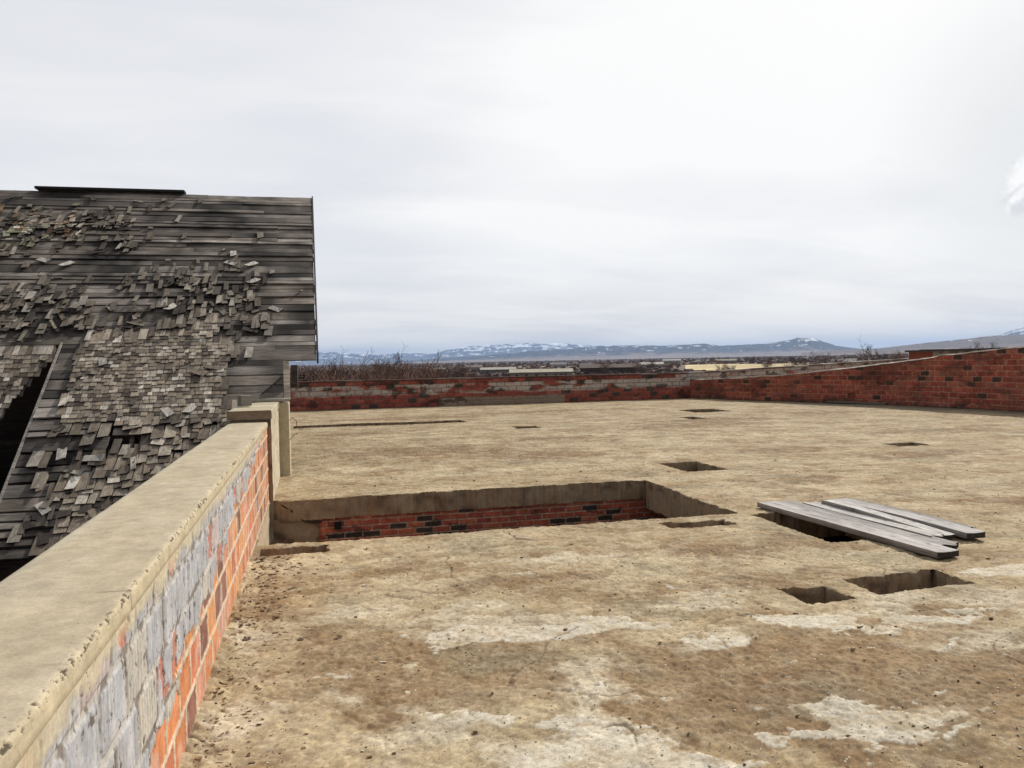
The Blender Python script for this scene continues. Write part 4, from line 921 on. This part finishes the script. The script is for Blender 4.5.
# low scrub further out
mb = MB(); r = random.Random(5)
for k in range(9000):
    az = r.uniform(-4, 52); d = 420 + 6500 * r.random() ** 2.2
    if 25.2 < az < 33.7 and 460 < d < 920: continue
    x, y = polar(az, d); s = r.uniform(.8, 3.0) * (1 + d / 1800); h = r.uniform(.6, 2.2) * (1 + d / 4500); g_ = r.uniform(.75, 1.2); cl_ = (.115 * g_, .08 * g_, .064 * g_)
    b = len(mb.v)
    for q in range(5): a = q * 1.2566; rd = s * r.uniform(.7, 1.3); mb.v.append((x + rd * math.cos(a), y + rd * math.sin(a), GZ)); mb.c.append(cl_)
    for q in range(5): a = q * 1.2566 + .4; rd = s * r.uniform(.3, .9); mb.v.append((x + rd * math.cos(a), y + rd * math.sin(a), GZ + h * r.uniform(.6, 1.1))); mb.c.append(cl_)
    mb.f += [(b + q, b + (q + 1) % 5, b + 5 + (q + 1) % 5, b + 5 + q) for q in range(5)] + [tuple(b + 5 + q for q in range(5))]
tag(mb.build('scrub', M_far), 'dark low scrub spread over the distant plain', 'scrub', kind='stuff')

# ------------------------------------------------------------------ mountains
def range_mesh(name, prof, D, depth, seed, low, mid_, snow_amt, lab, jag=1.):
    az = np.array([p[0] for p in prof]); el = np.array([p[1] for p in prof]); na = 900; nr = 60
    A = np.linspace(az[0], az[-1], na); E_ = np.interp(A, az, el) * D + 3
    E_ = np.maximum(E_ * (1 + .05 * jag * fbm(A * 2.2, A * 0, 5, seed)), 0) 
    a, t = np.meshgrid(np.radians(A), np.linspace(0, 1, nr), indexing='ij'); E2 = np.repeat(E_[:, None], nr, 1)
    d = D + (t - .62) * depth
    rise = np.where(t < .62, (t / .62) ** 1.25, 1 - ((t - .62) / .38) ** 1.5)
    x, y = d * np.sin(a), d * np.cos(a)
    rid = 1 - np.abs(fbm(x / (D * .022), y / (D * .04), 5, seed + 3)) * 1.6
    hgt = E2 * (rise * (.80 + .20 * rid * np.minimum(1, (1 - rise) * 3 + .0) + .2 * np.clip(1 - (1 - rise) * 3, 0, 1)))
    z = GZ - 1 + hgt + 8 * rise
    nz = fbm(x / (D * .012), y / (D * .02), 5, seed + 7, .6)
    c = np.zeros(x.shape + (3,)); c[:] = low; c = lerp3(c, mid_, sstep(.15, .5, rise + .25 * nz))
    sn = sstep(.1, .32, nz + .9 * (hgt / (E_.max() + 1)) - .95 + snow_amt); c = lerp3(c, (.80, .83, .88), sn * .9)
    o = quad_mesh(name, np.stack([x, y, z], -1).reshape(-1, 3), grid_faces(na, nr), c.reshape(-1, 3), True, M_mount)
    tag(o, lab, 'mountains', kind='structure')
def ext(p, l, r_): return l + p + r_
L1 = [(-30, .012), (-22, .017), (-14, .013), (-8, .019), (-1.5, .0175), (.16, .0155), (1.76, .0138), (3.2, .011), (4.5, .0108), (6.2, .0114), (7.9, .0108), (9.3, .0157), (10.7, .0188), (12.8, .0200), (14.9, .0211), (16.95, .0205), (18.3, .018), (19.4, .0157), (22.5, .0109), (26.5, .0058), (30, .002)]
L2 = [(4.2, .000), (5.8, .002), (7.9, .004), (10.7, .0062), (12.8, .0085), (14.2, .0106), (17, .013), (18.7, .0148), (19.7, .0156), (22.5, .0158), (23.8, .0142), (25.8, .015), (26.8, .0158), (27.8, .0126), (29.5, .0135), (31, .0139), (32.2, .0175), (32.8, .0195), (33.9, .0184), (34.4, .0141), (35.3, .0090), (36.6, .0055), (38.9, .003), (42, .001)]
L3 = [(33, .0022), (35.4, .0046), (37.7, .0055), (38.9, .0076), (40.3, .0102), (41.7, .0122), (43, .0142), (43.8, .0159), (44.8, .0163), (46.4, .0165), (52, .018), (60, .012)]
L4 = [(42.4, .008), (43.3, .0119), (44.3, .0166), (44.9, .0205), (45.6, .0242), (46.6, .0250), (50, .0245), (56, .02), (62, .012)]
LOWH, MIDH = (.16, .115, .10), (.018, .02, .028)
range_mesh('far_mountains', L1, 24500, 7000, 501, (.10, .09, .09), (.05, .055, .065), .42, 'pale snow streaked mountains furthest away', .8)
range_mesh('mountains', L2, 14500, 6000, 511, (.20, .15, .12), MIDH, .03, 'dark blue mountain ridge with a flat snow topped summit', .5)
range_mesh('hills', L3, 8000, 4500, 521, (.17, .13, .105), (.10, .08, .075), -.25, 'purplish brown hills rising on the right', .4)
range_mesh('snowy_mountains', L4, 17500, 5000, 531, (.16, .14, .13), (.06, .065, .075), .45, 'blue snow covered mountains at the far right edge', .6)

# ------------------------------------------------------------------ haze
mb = MB(); S_ = 34000; mb.box2((-S_, -S_, GZ - 1), (S_, S_, 545), (1, 1, 1))
mh = bpy.data.materials.new('haze'); mh.use_nodes = True; nt = mh.node_tree
for n_ in list(nt.nodes): nt.nodes.remove(n_)
out = nt.nodes.new('ShaderNodeOutputMaterial'); pv = nt.nodes.new('ShaderNodeVolumePrincipled')
pv.inputs['Color'].default_value = (.44, .64, 1, 1); pv.inputs['Density'].default_value = 3.8e-5; pv.inputs['Anisotropy'].default_value = .1
nt.links.new(pv.outputs['Volume'], out.inputs['Volume'])
tag(mb.build('haze', mh), 'thin blue haze over the distant plain and mountains', 'haze', kind='stuff')
